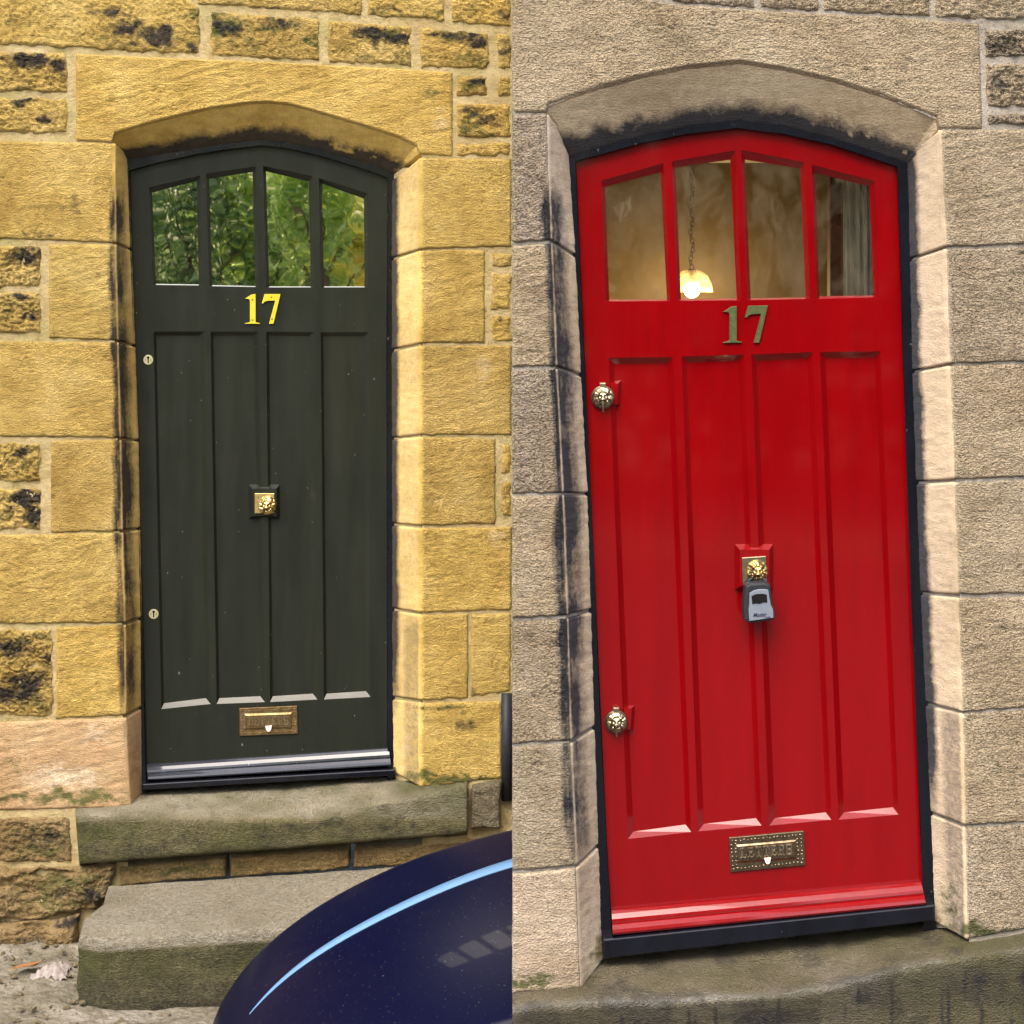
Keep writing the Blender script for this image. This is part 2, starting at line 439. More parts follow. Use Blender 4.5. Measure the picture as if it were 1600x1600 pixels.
ST_L = [(350, 40, 30, 12, .7), (440, 36, 30, 9, .7), (575, 52, 34, 10, .8), (625, 60, 20, 9, .7), (700, 52, 34, 9, .75), (748, 64, 16, 12, .8), (300, 74, 20, 10, .7), (20, 30, 40, 12, .3), (210, 70, 60, 10, .5), (735, 175, 26, 14, .5), (745, 130, 20, 9, .5), (790, 20, 14, 12, .5), (620, 14, 50, 8, .4), (20, 1010, 50, 14, .8), (20, 1085, 50, 12, .8), (70, 1310, 60, 14, .45), (150, 1400, 40, 24, .6), (60, 1480, 60, 20, .6), (195, 42, 42, 16, .9), (250, 58, 40, 18, .85), (170, 18, 40, 8, .6), (365, 48, 22, 14, .6), (590, 62, 30, 14, .7), (735, 58, 28, 12, .75), (430, 14, 20, 6, .8),
        (45, 93, 50, 14, 1), (88, 105, 18, 18, .95), (38, 160, 26, 8, .8), (70, 190, 18, 7, .8), (760, 190, 30, 10, .7),
        (40, 400, 34, 20, .95), (30, 462, 16, 7, .85), (45, 495, 18, 10, .95), (40, 705, 24, 10, .8), (38, 778, 40, 16, 1), (55, 805, 20, 18, .95), (18, 800, 12, 10, .6),
        (30, 1015, 30, 16, .75), (40, 1065, 40, 18, .85), (72, 1030, 10, 14, .6), (730, 1135, 26, 9, .55), (115, 315, 26, 26, .34),
        (120, 1440, 40, 6, .8), (90, 1400, 30, 10, .5), (60, 366, 40, 5, .6), (790, 75, 12, 20, .6), (785, 500, 8, 6, .7)]
MO_L = [(330, 20, 60, 12, .7), (480, 60, 40, 20, .5), (640, 90, 40, 12, .5), (740, 90, 40, 14, .6), (160, 60, 60, 10, .4), (700, 20, 60, 12, .5), (380, 70, 60, 14, .5), (560, 80, 60, 14, .4), (760, 220, 40, 12, .5), (620, 20, 60, 10, .5), (40, 135, 50, 10, .4), (100, 1380, 80, 26, .7), (300, 1360, 140, 14, .5), (20, 480, 40, 30, .35), (20, 730, 40, 20, .4), (350, 45, 50, 18, .8), (430, 38, 60, 12, .7), (600, 55, 50, 12, .8), (715, 55, 50, 12, .7), (240, 60, 30, 12, .6), (680, 145, 40, 10, .5), (660, 160, 26, 9, .45),
        (40, 1000, 50, 10, .7), (50, 1100, 50, 14, .5), (700, 1218, 80, 14, .9), (100, 1245, 140, 14, .75), (20, 1180, 30, 60, .25), (690, 1105, 60, 8, .5), (740, 1075, 20, 22, .45),
        (60, 1320, 70, 40, .55), (80, 1400, 90, 40, .5), (740, 130, 26, 14, .6), (735, 200, 20, 30, .5), (30, 780, 30, 16, .55), (30, 400, 30, 16, .5), (690, 270, 30, 12, .3), (700, 545, 60, 8, .3)]
PA_L = [(100, 1215, 80, 24, .75), (150, 1150, 30, 26, .35), (690, 190, 18, 22, .6), (755, 575, 14, 22, .6), (700, 785, 40, 10, .35), (780, 840, 14, 18, .6), (635, 1170, 12, 40, .8)]
ST_R = [(1560, 70, 22, 14, .7), (1560, 130, 20, 12, .6), (1430, 90, 60, 10, .25), (1560, 980, 40, 30, .2), (1550, 1330, 40, 20, .2)]
MO_R = [(1570, 60, 24, 16, .5), (1560, 185, 30, 12, .4), (830, 1535, 60, 14, .7), (1540, 1455, 60, 12, .8), (940, 1480, 16, 40, .6), (1485, 1420, 30, 60, .45), (830, 200, 30, 20, .2), (1560, 1210, 60, 50, .25), (1000, 60, 120, 20, .18)]
PA_R = [(1510, 130, 22, 40, .45), (1540, 850, 14, 12, .6), (1500, 920, 60, 8, .4), (1545, 380, 14, 8, .6), (840, 1460, 40, 40, .3)]

def dirt(side, x, y):
    if side == 'L': return blobs(ST_L, x, y, 3, 9), blobs(MO_L, x, y, 4, 14), blobs(PA_L, x, y, 5, 8)
    return blobs(ST_R, x, y, 6, 9), blobs(MO_R, x, y, 7, 14), blobs(PA_R, x, y, 8, 8)

# ------------------------------------------------------------------ stones
class Front: pass
WL = Front(); WL.side = 'L'; WL.d = DL; WL.mat = M['yellow']
WL.o = tag(empty('house_front', (-1.0, DL, 0)), 'yellow sandstone house front around the dark green door', 'wall')
WR = Front(); WR.side = 'R'; WR.d = DR; WR.mat = M['grey']
WR.o = tag(empty('house_front', (0.8, DR, 0)), 'grey-brown sandstone house front around the red door', 'wall')

def relief(x, y, seed, amp, ledge):
    h = fbm(x/6.0, y/4.4, seed, 4, 0.65)*0.75+fbm(x/30.0, y/26.0, seed+31, 3)*0.6
    rv = random.Random(seed*7+1)
    h = h*amp*rv.uniform(0.75, 1.6)+rv.uniform(0.0, 0.0035)*fbm(x/75.0, y/7.0+0.04*x, seed+55, 4, 0.55)
    pits = sstep(0.38, 0.6, fbm(x/5.0, y/4.0, seed+91, 3, 0.6)*0.6+fbm(x/40.0, y/40.0, seed+92, 2)*0.5)
    h = h-0.004*pits
    if ledge > 0:   # split, rock-faced stones: broken ledges
        q = fbm(x/34.0, y/20.0, seed+77, 4, 0.55)*3.2+y/60.0
        h = h+ledge*(np.abs((q % 1.0)-0.5)*2-0.5)
    return h

def edge_drop(e, r):
    t = np.clip(1-e/r, 0, 1); return 1-np.sqrt(np.clip(1-t*t, 0, 1))

SEED = [100]
def stone(W, top, bot, name='stone', lump=0.0, amp=0.0030, ledge=0.0, r=5.0, proud=0.0, wob=1.2, step=2.1, smooth=0.0, mat=None, d=None, skirt=0.09, extra=None):
    """one stone face between a top and a bottom outline (left to right)"""
    SEED[0] += 1; sd = SEED[0]
    d = W.d if d is None else d
    top = np.asarray(top, float); bot = np.asarray(bot, float)
    wpx = max(abs(top[-1, 0]-top[0, 0]), abs(bot[-1, 0]-bot[0, 0])); hpx = np.mean([abs(bot[0, 1]-top[0, 1]), abs(bot[-1, 1]-top[-1, 1])])
    nc = int(min(200, max(5, wpx/step))); nr = int(min(140, max(5, hpx/step)))
    T = poly_t(top, nc); B = poly_t(bot, nc)
    v = np.linspace(0, 1, nr)[:, None, None]; u = np.linspace(0, 1, nc)[None, :]
    G = T[None]*(1-v)+B[None]*v
    x, y = G[..., 0], G[..., 1]
    e = np.minimum(np.minimum(u, 1-u)*wpx, np.minimum(v[..., 0], 1-v[..., 0])*hpx)
    e = np.clip(e+3.2*(fbm(x/14, y/14, sd+61, 4, 0.6)-0.15)*sstep(14, 2, e), 0, None)
    x = x+wob*fbm(x/16, y/16, sd+3, 3); y = y+wob*fbm(x/16+5, y/16, sd+9, 3)
    h = (relief(x, y, sd, amp, ledge)+lump*fbm(x/48, y/34, sd+17, 3))*sstep(0, 6, e)+proud-0.011*edge_drop(e, r)
    V = PA(np.stack([x, y], -1), d); V[..., 1] -= h
    s, m, p = dirt(W.side, x, y)
    if extra is not None: s, m, p = extra(x, y, s, m, p)
    sm = np.full(x.shape, smooth)
    return grid(name, V, mat or W.mat, W.o, True, dict(stain=s, moss=m, pale=p, smooth=sm), skirt)

def q(x0, y0, x1, y1, y0r=None, y1r=None):
    y0r = y0 if y0r is None else y0r; y1r = y1 if y1r is None else y1r
    return [(x0, y0), (x1, y0r)], [(x0, y1), (x1, y1r)]

def jamb(W, xo, top3, bot3, arris, inner, rec, band, name='jamb_stone', mat=None, amp=0.0032, smooth=0.0, step=2.1, r=3.2):
    """jamb stone: rough face, worn arris and a smooth splayed reveal. xo = outer edge, *3 = heights at outer edge, arris, inner edge"""
    SEED[0] += 1; sd = SEED[0]
    d = W.d
    hpx = abs(bot3[1]-top3[1]); nr = int(hpx/step)
    v = np.linspace(0, 1, nr)
    yo = top3[0]+(bot3[0]-top3[0])*v; ya = top3[1]+(bot3[1]-top3[1])*v; yi = top3[2]+(bot3[2]-top3[2])*v
    xa = arris(ya); xi = inner(yi)
    wpx = abs(xo-np.mean(xa)); nf = int(min(150, max(8, wpx/step))); nch = 14
    uf = np.linspace(0, 1, nf)[None]
    px = xo+(xa[:, None]-xo)*uf; py = yo[:, None]+(ya-yo)[:, None]*uf
    e = np.minimum(np.minimum(uf*wpx, 1e3+0*uf), (np.minimum(v, 1-v)*hpx)[:, None])
    ea = (1-uf)*wpx
    e = np.clip(e+2.2*(fbm(px/13, py/13, sd+61, 4, 0.6)-0.1)*sstep(12, 2, e), 0, None)
    wx = px+1.0*fbm(px/16, py/16, sd+3, 3)*sstep(0, 12, ea); wy = py+1.3*fbm(px/16+5, py/16, sd+9, 3)*sstep(0, 10, ea)
    h = relief(wx, wy, sd, amp, 0)*sstep(0, 6, e)*(0.12+0.88*sstep(3, 13, ea+0*py))-0.006*edge_drop(e, r)
    h = h-0.004*edge_drop(ea+0*py, 2.5)+0.003*fbm(py/30, 0*py, sd+50, 2)*sstep(8, 0, ea)
    Vf = PA(np.stack([wx, wy], -1), d); Vf[..., 1] -= h
    uc = np.linspace(0, 1, nch+1)[None, 1:, None]
    A = PA(np.stack([xa, ya], -1), d); C = PA(np.stack([xi, yi], -1), d+rec)
    A[:, 1] += 0.004
    Vc = A[:, None]*(1-uc)+C[:, None]*uc
    cpx = xa[:, None]*(1-uc[..., 0])+xi[:, None]*uc[..., 0]; cpy = ya[:, None]*(1-uc[..., 0])+yi[:, None]*uc[..., 0]
    ec = (np.minimum(v, 1-v)*hpx)[:, None]
    n = 0.0016*fbm(cpx/9, cpy/9, sd+21, 3)-0.004*edge_drop(ec+0*cpx, 2.2)
    nrm = np.cross(C[0]-A[0], (0, 0, 1.0)); nrm /= np.linalg.norm(nrm)
    if nrm[1] > 0: nrm = -nrm
    Vc = Vc+n[..., None]*nrm
    V = np.concatenate([Vf, Vc], 1)
    X = np.concatenate([wx, cpx], 1); Y = np.concatenate([wy, cpy], 1)
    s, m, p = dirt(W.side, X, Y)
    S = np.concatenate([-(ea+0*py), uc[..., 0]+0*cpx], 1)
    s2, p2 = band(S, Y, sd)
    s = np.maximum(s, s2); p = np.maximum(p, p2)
    sm = np.concatenate([np.maximum(smooth, sstep(9, 2, ea+0*py)), 0.92+0*cpx], 1)
    if xo > np.mean(xa):
        V = V[:, ::-1]; s, m, p, sm = (k[:, ::-1] for k in (s, m, p, sm))
    return grid(name, V, mat or W.mat, W.o, True, dict(stain=s, moss=m, pale=p, smooth=sm), 0.06)

def lintel(W, top, outer, inner, rec):
    sd = SEED[0] = SEED[0]+1
    d = W.d; nc = 190
    out = np.asarray(outer, float); inn = np.asarray(inner, float)
    L = np.concatenate([[0], np.cumsum(np.hypot(*(out[1:]-out[:-1]).T))]); L /= L[-1]
    t = np.unique(np.concatenate([np.linspace(0, 1, nc), L])); nc = len(t)
    O = np.stack([np.interp(t, L, out[:, i]) for i in (0, 1)], 1); I = np.stack([np.interp(t, L, inn[:, i]) for i in (0, 1)], 1)
    tp = np.asarray(top, float); xt = np.interp(O[:, 0], [out[0, 0], out[-1, 0]], [tp[0, 0], tp[-1, 0]])
    Tt = np.stack([xt, np.interp(xt, tp[:, 0], tp[:, 1])], 1)
    nr = 60; v = np.linspace(0, 1, nr)[:, None]
    G = Tt[None]*(1-v[..., None])+O[None]*v[..., None]
    x, y = G[..., 0], G[..., 1]
    w = out[-1, 0]-out[0, 0]; hh = (O[:, 1]-Tt[:, 1])[None]
    e = np.minimum(np.minimum(x-x.min(1)[:, None], x.max(1)[:, None]-x), v*hh)
    eb = (1-v)*hh
    h = relief(x, y, sd, 0.0028, 0)*sstep(0, 6, e)*(0.15+0.85*sstep(1, 9, eb))-0.006*edge_drop(e, 3.0)-0.004*edge_drop(eb, 2.5)
    V = PA(G, d); V[..., 1] -= h
    ns = 16; uc = np.linspace(0, 1, ns+1)[1:, None, None]
    A = PA(O, d); A[:, 1] += 0.004; C = PA(I, d+rec)
    Vc = A[None]*(1-uc)+C[None]*uc
    cx = O[None, :, 0]*(1-uc[..., 0])+I[None, :, 0]*uc[..., 0]; cy = O[None, :, 1]*(1-uc[..., 0])+I[None, :, 1]*uc[..., 0]
    Vc[..., 2] -= 0.0018*fbm(cx/9, cy/9, sd+4, 3)
    V = np.concatenate([V, Vc], 0); X = np.concatenate([x, cx], 0); Y = np.concatenate([y, cy], 0)
    s, m, p = dirt(W.side, X, Y)
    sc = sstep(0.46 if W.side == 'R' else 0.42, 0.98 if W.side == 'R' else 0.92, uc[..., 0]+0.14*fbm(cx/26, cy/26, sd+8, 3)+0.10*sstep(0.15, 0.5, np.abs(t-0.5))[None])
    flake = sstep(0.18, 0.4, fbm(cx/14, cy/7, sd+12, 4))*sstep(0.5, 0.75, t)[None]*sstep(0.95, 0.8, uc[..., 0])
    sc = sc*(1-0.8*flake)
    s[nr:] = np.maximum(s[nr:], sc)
    sm = np.concatenate([np.zeros_like(x)+0.25*sstep(14, 3, eb), 0.85+0*cx], 0)
    return grid('lintel', V, W.mat, W.o, True, dict(stain=s, moss=m, pale=p, smooth=sm), 0.05)

# ---- yellow front
aLL = lut([(160, 179), (206, 179.5), (400, 181), (536, 184), (686, 188), (820, 190.5), (965, 195), (1119, 196), (1262, 204)])
iLL = lut([(160, 199), (244, 199), (400, 204.5), (542, 210), (689, 215), (800, 217), (965, 220), (1240, 222)])
aLR = lut([(100, 655), (1232, 655.5), (1300, 656)])
iLR = lut([(200, 612), (400, 611), (1000, 612), (1200, 614), (1260, 614)])
REC_L = 0.118

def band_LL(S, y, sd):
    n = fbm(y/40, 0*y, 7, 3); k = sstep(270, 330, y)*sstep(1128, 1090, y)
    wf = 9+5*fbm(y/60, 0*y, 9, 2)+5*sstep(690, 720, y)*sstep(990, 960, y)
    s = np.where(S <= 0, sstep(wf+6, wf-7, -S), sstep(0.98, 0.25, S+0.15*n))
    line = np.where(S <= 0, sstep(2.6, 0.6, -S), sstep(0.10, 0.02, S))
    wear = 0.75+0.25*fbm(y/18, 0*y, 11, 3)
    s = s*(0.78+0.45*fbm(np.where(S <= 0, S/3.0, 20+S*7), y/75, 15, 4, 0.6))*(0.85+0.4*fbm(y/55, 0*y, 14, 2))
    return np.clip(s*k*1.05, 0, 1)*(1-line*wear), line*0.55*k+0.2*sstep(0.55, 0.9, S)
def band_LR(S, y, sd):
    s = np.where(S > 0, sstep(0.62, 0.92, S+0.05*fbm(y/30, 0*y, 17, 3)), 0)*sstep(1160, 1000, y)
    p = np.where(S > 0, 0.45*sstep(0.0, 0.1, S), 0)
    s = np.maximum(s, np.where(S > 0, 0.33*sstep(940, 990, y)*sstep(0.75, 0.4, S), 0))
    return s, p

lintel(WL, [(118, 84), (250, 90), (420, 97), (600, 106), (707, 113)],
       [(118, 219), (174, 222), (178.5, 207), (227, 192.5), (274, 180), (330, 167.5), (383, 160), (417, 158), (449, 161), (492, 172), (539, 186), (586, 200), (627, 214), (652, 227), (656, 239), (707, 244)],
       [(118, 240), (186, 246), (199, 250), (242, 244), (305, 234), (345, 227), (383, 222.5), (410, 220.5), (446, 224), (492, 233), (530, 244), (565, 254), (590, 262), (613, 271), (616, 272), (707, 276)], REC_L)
# courses above
for (tp, bt) in [([(-70, -30), (150, -18), (286, -6), (312, 14)], [(-70, 66), (312, 85)]),
                 ([(329, 17), (498, 29)], [(329, 87), (498, 95)]),
                 ([(512, 31), (642, 41)], [(512, 96), (642, 104)]),
                 ([(656, 43), (763, 51)], [(656, 105), (763, 108)]),
                 ([(777, 53), (798, 55)], [(777, 106), (798, 108)]),
                 ([(300, -60), (565, -45)], [(310, 6), (565, 23)]),
                 ([(576, -45), (696, -40)], [(576, 24), (696, 33)]),
                 ([(706, -40), (798, -36)], [(706, 34), (798, 42)])]:
    stone(WL, tp, bt, amp=0.005, ledge=0.007, r=5.5, wob=3.2)
for a in [(-70, 82, 104, 144), (-70, 153, 104, 208)]:
    stone(WL, *q(*a), amp=0.005, ledge=0.010, r=5.5, wob=3.2)
for a in [(713, 118, 762, 150), (713, 161, 798, 214), (713, 224, 798, 243), (777, 119, 798, 150)]:
    stone(WL, *q(*a), amp=0.005, ledge=0.008, r=5.5, wob=3.2)
# left jamb
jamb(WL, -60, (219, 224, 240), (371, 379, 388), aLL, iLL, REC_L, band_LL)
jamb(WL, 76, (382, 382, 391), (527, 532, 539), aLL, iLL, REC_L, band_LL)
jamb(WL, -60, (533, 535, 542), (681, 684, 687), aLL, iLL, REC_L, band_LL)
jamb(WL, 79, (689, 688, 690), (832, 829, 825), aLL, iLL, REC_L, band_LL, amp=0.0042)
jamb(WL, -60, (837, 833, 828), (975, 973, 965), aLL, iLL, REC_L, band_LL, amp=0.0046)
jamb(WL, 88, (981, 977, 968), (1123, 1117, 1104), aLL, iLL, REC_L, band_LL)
jamb(WL, -60, (1131, 1122, 1108), (1268, 1262, 1244), aLL, iLL, REC_L, band_LL, name='plinth_stone', mat=M['pink'], amp=0.0022, smooth=0.55, r=5)
for a in [(-70, 385, 63, 447), (-70, 456, 63, 521), (-70, 692, 62, 752), (-70, 763, 64, 827), (-70, 984, 82, 1119)]:
    stone(WL, *q(*a), amp=0.007, ledge=0.014, r=5.5, wob=3.2)
# right jamb
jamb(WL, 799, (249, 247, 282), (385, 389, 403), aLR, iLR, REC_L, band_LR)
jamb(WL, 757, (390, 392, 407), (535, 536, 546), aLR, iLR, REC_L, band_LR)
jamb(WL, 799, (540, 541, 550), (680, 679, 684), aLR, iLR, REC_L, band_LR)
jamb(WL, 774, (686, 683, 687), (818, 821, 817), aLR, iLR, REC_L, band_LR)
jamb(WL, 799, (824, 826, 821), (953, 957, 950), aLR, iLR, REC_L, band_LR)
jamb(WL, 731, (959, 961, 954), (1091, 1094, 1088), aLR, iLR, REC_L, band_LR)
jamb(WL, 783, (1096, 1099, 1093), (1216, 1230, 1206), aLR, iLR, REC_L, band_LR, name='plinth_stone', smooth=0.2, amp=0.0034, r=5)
stone(WL, *q(735, 959, 799, 1090, 958, 1082), amp=0.0034)
for a in [(768, 396, 799, 417), (768, 425, 799, 484), (768, 493, 799, 533), (783, 692, 799, 741), (783, 752, 799, 806)]:
    stone(WL, *q(*a), amp=0.004, ledge=0.006, r=6, wob=2)
# rubble under the plinth and under the doorstep
stone(WL, *q(-70, 1277, 110, 1349, 1277, 1346), mat=M['rubble'], amp=0.007, ledge=0.010, r=5.5, wob=3.2)
stone(WL, [(-70, 1360), (130, 1356), (178, 1352)], [(-70, 1440), (60, 1436), (150, 1420), (172, 1405)], amp=0.005, ledge=0.012, lump=0.045, r=14, wob=5, d=DL-0.02, mat=M['rubble'])
stone(WL, [(-70, 1448), (60, 1442), (122, 1432)], [(-70, 1520), (100, 1500), (116, 1490)], amp=0.005, ledge=0.010, lump=0.04, r=14, wob=5, d=DL-0.03, mat=M['rubble'])
stone(WL, *q(186, 1354, 352, 1385, 1343, 1372), mat=M['rubble'], amp=0.005, ledge=0.008, r=5, wob=2)
stone(WL, *q(360, 1340, 544, 1372, 1329, 1358), mat=M['rubble'], amp=0.005, ledge=0.008, r=5, wob=2)
stone(WL, *q(553, 1328, 720, 1358, 1317, 1346), mat=M['rubble'], amp=0.005, ledge=0.008, r=5, wob=2)
stone(WL, *q(736, 1232, 781, 1297, 1226, 1293), amp=0.004, ledge=0.004, r=6, wob=2, mat=M['step'], d=DL-0.05)
stone(WL, *q(728, 1310, 799, 1345), mat=M['rubble'], amp=0.005, ledge=0.005, r=5)

# ---- grey front
aRL = lut([(150, 856.5), (190, 857), (378, 862), (495, 867), (575, 870), (675, 875), (770, 880), (962, 887), (1125, 891.5), (1230, 896), (1355, 902), (1545, 909)])
iRL = lut([(150, 884), (210, 887), (400, 900), (587, 909), (770, 919), (975, 925), (1137, 930), (1325, 936), (1500, 942)])
aRR = lut([(180, 1466), (290, 1472), (400, 1477), (570, 1482), (750, 1489), (932, 1495), (1111, 1502), (1280, 1506), (1470, 1510)])
iRR = lut([(200, 1416), (400, 1420), (580, 1424), (750, 1430), (930, 1437), (1100, 1445), (1270, 1453), (1437, 1460)])
REC_R = 0.108
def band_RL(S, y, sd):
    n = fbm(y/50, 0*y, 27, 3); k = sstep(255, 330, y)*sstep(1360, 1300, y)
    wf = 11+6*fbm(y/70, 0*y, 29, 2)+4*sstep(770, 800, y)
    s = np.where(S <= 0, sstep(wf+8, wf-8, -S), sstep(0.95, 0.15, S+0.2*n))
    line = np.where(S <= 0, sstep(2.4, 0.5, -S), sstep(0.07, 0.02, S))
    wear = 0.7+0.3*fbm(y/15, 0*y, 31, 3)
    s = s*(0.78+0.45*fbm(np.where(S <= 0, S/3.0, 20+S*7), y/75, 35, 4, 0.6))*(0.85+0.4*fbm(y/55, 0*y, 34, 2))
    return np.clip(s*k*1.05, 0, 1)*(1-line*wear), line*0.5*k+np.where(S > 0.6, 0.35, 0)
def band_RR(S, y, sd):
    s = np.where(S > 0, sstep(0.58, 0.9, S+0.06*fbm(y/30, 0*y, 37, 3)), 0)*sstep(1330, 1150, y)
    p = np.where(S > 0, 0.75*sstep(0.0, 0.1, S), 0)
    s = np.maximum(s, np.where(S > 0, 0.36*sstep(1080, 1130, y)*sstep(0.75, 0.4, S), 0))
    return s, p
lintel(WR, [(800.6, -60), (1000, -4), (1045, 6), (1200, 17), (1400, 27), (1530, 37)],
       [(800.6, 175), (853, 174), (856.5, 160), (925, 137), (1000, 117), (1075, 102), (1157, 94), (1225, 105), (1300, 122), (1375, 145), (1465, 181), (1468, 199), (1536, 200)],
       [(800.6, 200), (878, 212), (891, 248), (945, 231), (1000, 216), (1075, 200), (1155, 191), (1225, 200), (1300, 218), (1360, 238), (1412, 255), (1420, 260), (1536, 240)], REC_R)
for tp, bt in [([(1010, -80), (1180, -70)], [(1050, 4), (1180, 12)]), ([(1188, -70), (1280, -70)], [(1188, 12), (1280, 17)]), ([(1287, -70), (1455, -66)], [(1287, 17), (1455, 26)]), ([(1462, -66), (1680, -60)], [(1462, 27), (1680, 34)])]:
    stone(WR, tp, bt, amp=0.004, ledge=0.006, r=7, wob=2)
for a in [(1540, 46, 1670, 89), (1541, 98, 1670, 167), (1545, 178, 1670, 197)]:
    stone(WR, *q(*a), amp=0.004, ledge=0.010, r=5.5, wob=3.2)
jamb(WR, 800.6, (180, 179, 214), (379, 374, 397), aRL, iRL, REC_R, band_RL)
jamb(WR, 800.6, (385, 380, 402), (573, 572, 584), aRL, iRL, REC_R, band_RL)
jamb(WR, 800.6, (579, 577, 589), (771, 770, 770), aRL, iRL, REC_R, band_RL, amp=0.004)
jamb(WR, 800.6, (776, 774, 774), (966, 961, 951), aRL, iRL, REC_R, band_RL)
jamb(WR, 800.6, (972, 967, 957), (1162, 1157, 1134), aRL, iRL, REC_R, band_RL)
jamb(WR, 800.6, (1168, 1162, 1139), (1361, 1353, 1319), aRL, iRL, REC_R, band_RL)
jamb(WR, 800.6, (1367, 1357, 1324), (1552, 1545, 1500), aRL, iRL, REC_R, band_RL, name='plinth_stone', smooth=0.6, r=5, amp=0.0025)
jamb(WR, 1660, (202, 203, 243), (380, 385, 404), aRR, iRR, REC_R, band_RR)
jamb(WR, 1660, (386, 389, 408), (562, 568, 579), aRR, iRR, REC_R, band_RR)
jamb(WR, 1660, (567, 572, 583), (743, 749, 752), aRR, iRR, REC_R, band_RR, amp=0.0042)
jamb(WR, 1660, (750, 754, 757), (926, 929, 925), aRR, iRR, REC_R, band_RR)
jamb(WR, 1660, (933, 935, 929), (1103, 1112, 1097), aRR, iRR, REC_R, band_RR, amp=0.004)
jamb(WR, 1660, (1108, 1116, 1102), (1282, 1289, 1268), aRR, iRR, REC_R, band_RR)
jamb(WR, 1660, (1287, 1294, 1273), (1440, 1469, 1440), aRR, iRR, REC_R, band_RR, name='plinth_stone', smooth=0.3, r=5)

# ---- plain coursing that carries both fronts on past the picture
def course_field(W, x0, x1, y0, y1, seed, step=9):
    rg = random.Random(seed)
    y = y0
    while y < y1:
        h = rg.uniform(75, 135); yb = min(y+h, y1); x = x0+rg.uniform(-60, 0)
        while x < x1-20:
            xe = x+rg.uniform(110, 240)
            if xe > x1-50: xe = x1
            stone(W, *q(max(x, x0), y+3, xe-8, yb-5), amp=0.004, ledge=0.006, r=9, wob=2, step=step)
            x = xe
        y = yb
course_field(WL, -900, -66, -62, 1500, 3)
course_field(WL, -900, 800, -240, -64, 4)
course_field(WR, 1676, 2500, -80, 1455, 5)
course_field(WR, 1690, 2500, 1455, 1880, 7)
course_field(WR, 806, 2500, -270, -84, 6)

def mortar(W, mat, aL, aR, arch, xl, xr, ybl, ybr):
    dd = W.d+0.0095; k = 0
    def patch(A, B, nr, nc, rowwise):
        # A, B outlines in measured units; a lumpy bed of mortar between them
        A = poly_t(A, nr if rowwise else nc); B = poly_t(B, nr if rowwise else nc)
        t_ = np.linspace(0, 1, nc if rowwise else nr)
        G = A[:, None]*(1-t_[None, :, None])+B[:, None]*t_[None, :, None] if rowwise else A[None]*(1-t_[:, None, None])+B[None]*t_[:, None, None]
        V = PA(G, dd); V[..., 1] -= 0.0045*fbm(G[..., 0]/11, G[..., 1]/11, 301, 4, 0.6)+0.002
        grid('mortar', V, mat, W.o, True)
    ys = np.linspace(arch[0][1], ybl, 40)
    patch([(xl, y) for y in ys], [(aL(y)-4, y) for y in ys], 260, int(abs(aL(500)-xl)/6)+3, True)
    ys = np.linspace(arch[-1][1], ybr, 40)
    patch([(aR(y)+4, y) for y in ys], [(xr, y) for y in ys], 260, int(abs(xr-aR(500))/6)+3, True)
    ar = np.asarray([(xl, arch[0][1])]+[(a[0], a[1]-6) for a in arch]+[(xr, arch[-1][1])], float)
    ar[1] = (arch[0][0]-4, arch[0][1]); ar[-2] = (arch[-1][0]+4, arch[-1][1])
    tp = ar.copy(); tp[:, 1] = -280
    xs = np.unique(np.concatenate([np.linspace(xl, xr, 240), ar[:, 0]]))
    br_ = np.stack([xs, np.interp(xs, ar[:, 0], ar[:, 1])], 1); tr_ = np.stack([xs, np.full_like(xs, -280)], 1)
    vv = np.linspace(0, 1, 80)[:, None, None]
    G = tr_[None]*(1-vv)+br_[None]*vv
    V = PA(G, dd); V[..., 1] -= 0.0045*fbm(G[..., 0]/11, G[..., 1]/11, 301, 4, 0.6)+0.002
    grid('mortar', V, mat, W.o, True)
def reveal_bed(W, mat, ar, inn, rec, ya, yb):
    yy_ = np.linspace(ya, yb, 60)
    A = PA(np.stack([ar(yy_), yy_], -1), W.d+0.010); C = PA(np.stack([inn(yy_), yy_], -1), W.d+rec+0.004)
    off = np.array([math.copysign(0.006, A[0, 0]-C[0, 0]), 0.0, 0.0])
    V = np.stack([A+off, C+off], 1)
    if A[0, 0] > C[0, 0]: V = V[:, ::-1]
    grid('mortar', V, mat, W.o, True)
reveal_bed(WL, M['mortar_l'], aLL, iLL, REC_L, 232, 1255); reveal_bed(WL, M['mortar_l'], aLR, iLR, REC_L, 262, 1220)
reveal_bed(WR, M['mortar_r'], aRL, iRL, REC_R, 190, 1530); reveal_bed(WR, M['mortar_r'], aRR, iRR, REC_R, 225, 1450)
mortar(WL, M['mortar_l'], aLL, aLR, [(178, 212), (227, 192.5), (330, 167.5), (417, 158), (492, 172), (586, 200), (655, 232)], -900, 812, 1560, 1500)
mortar(WR, M['mortar_r'], aRL, aRR, [(856, 168), (1000, 117), (1157, 94), (1300, 122), (1466, 190)], 801, 2500, 1560, 1880)

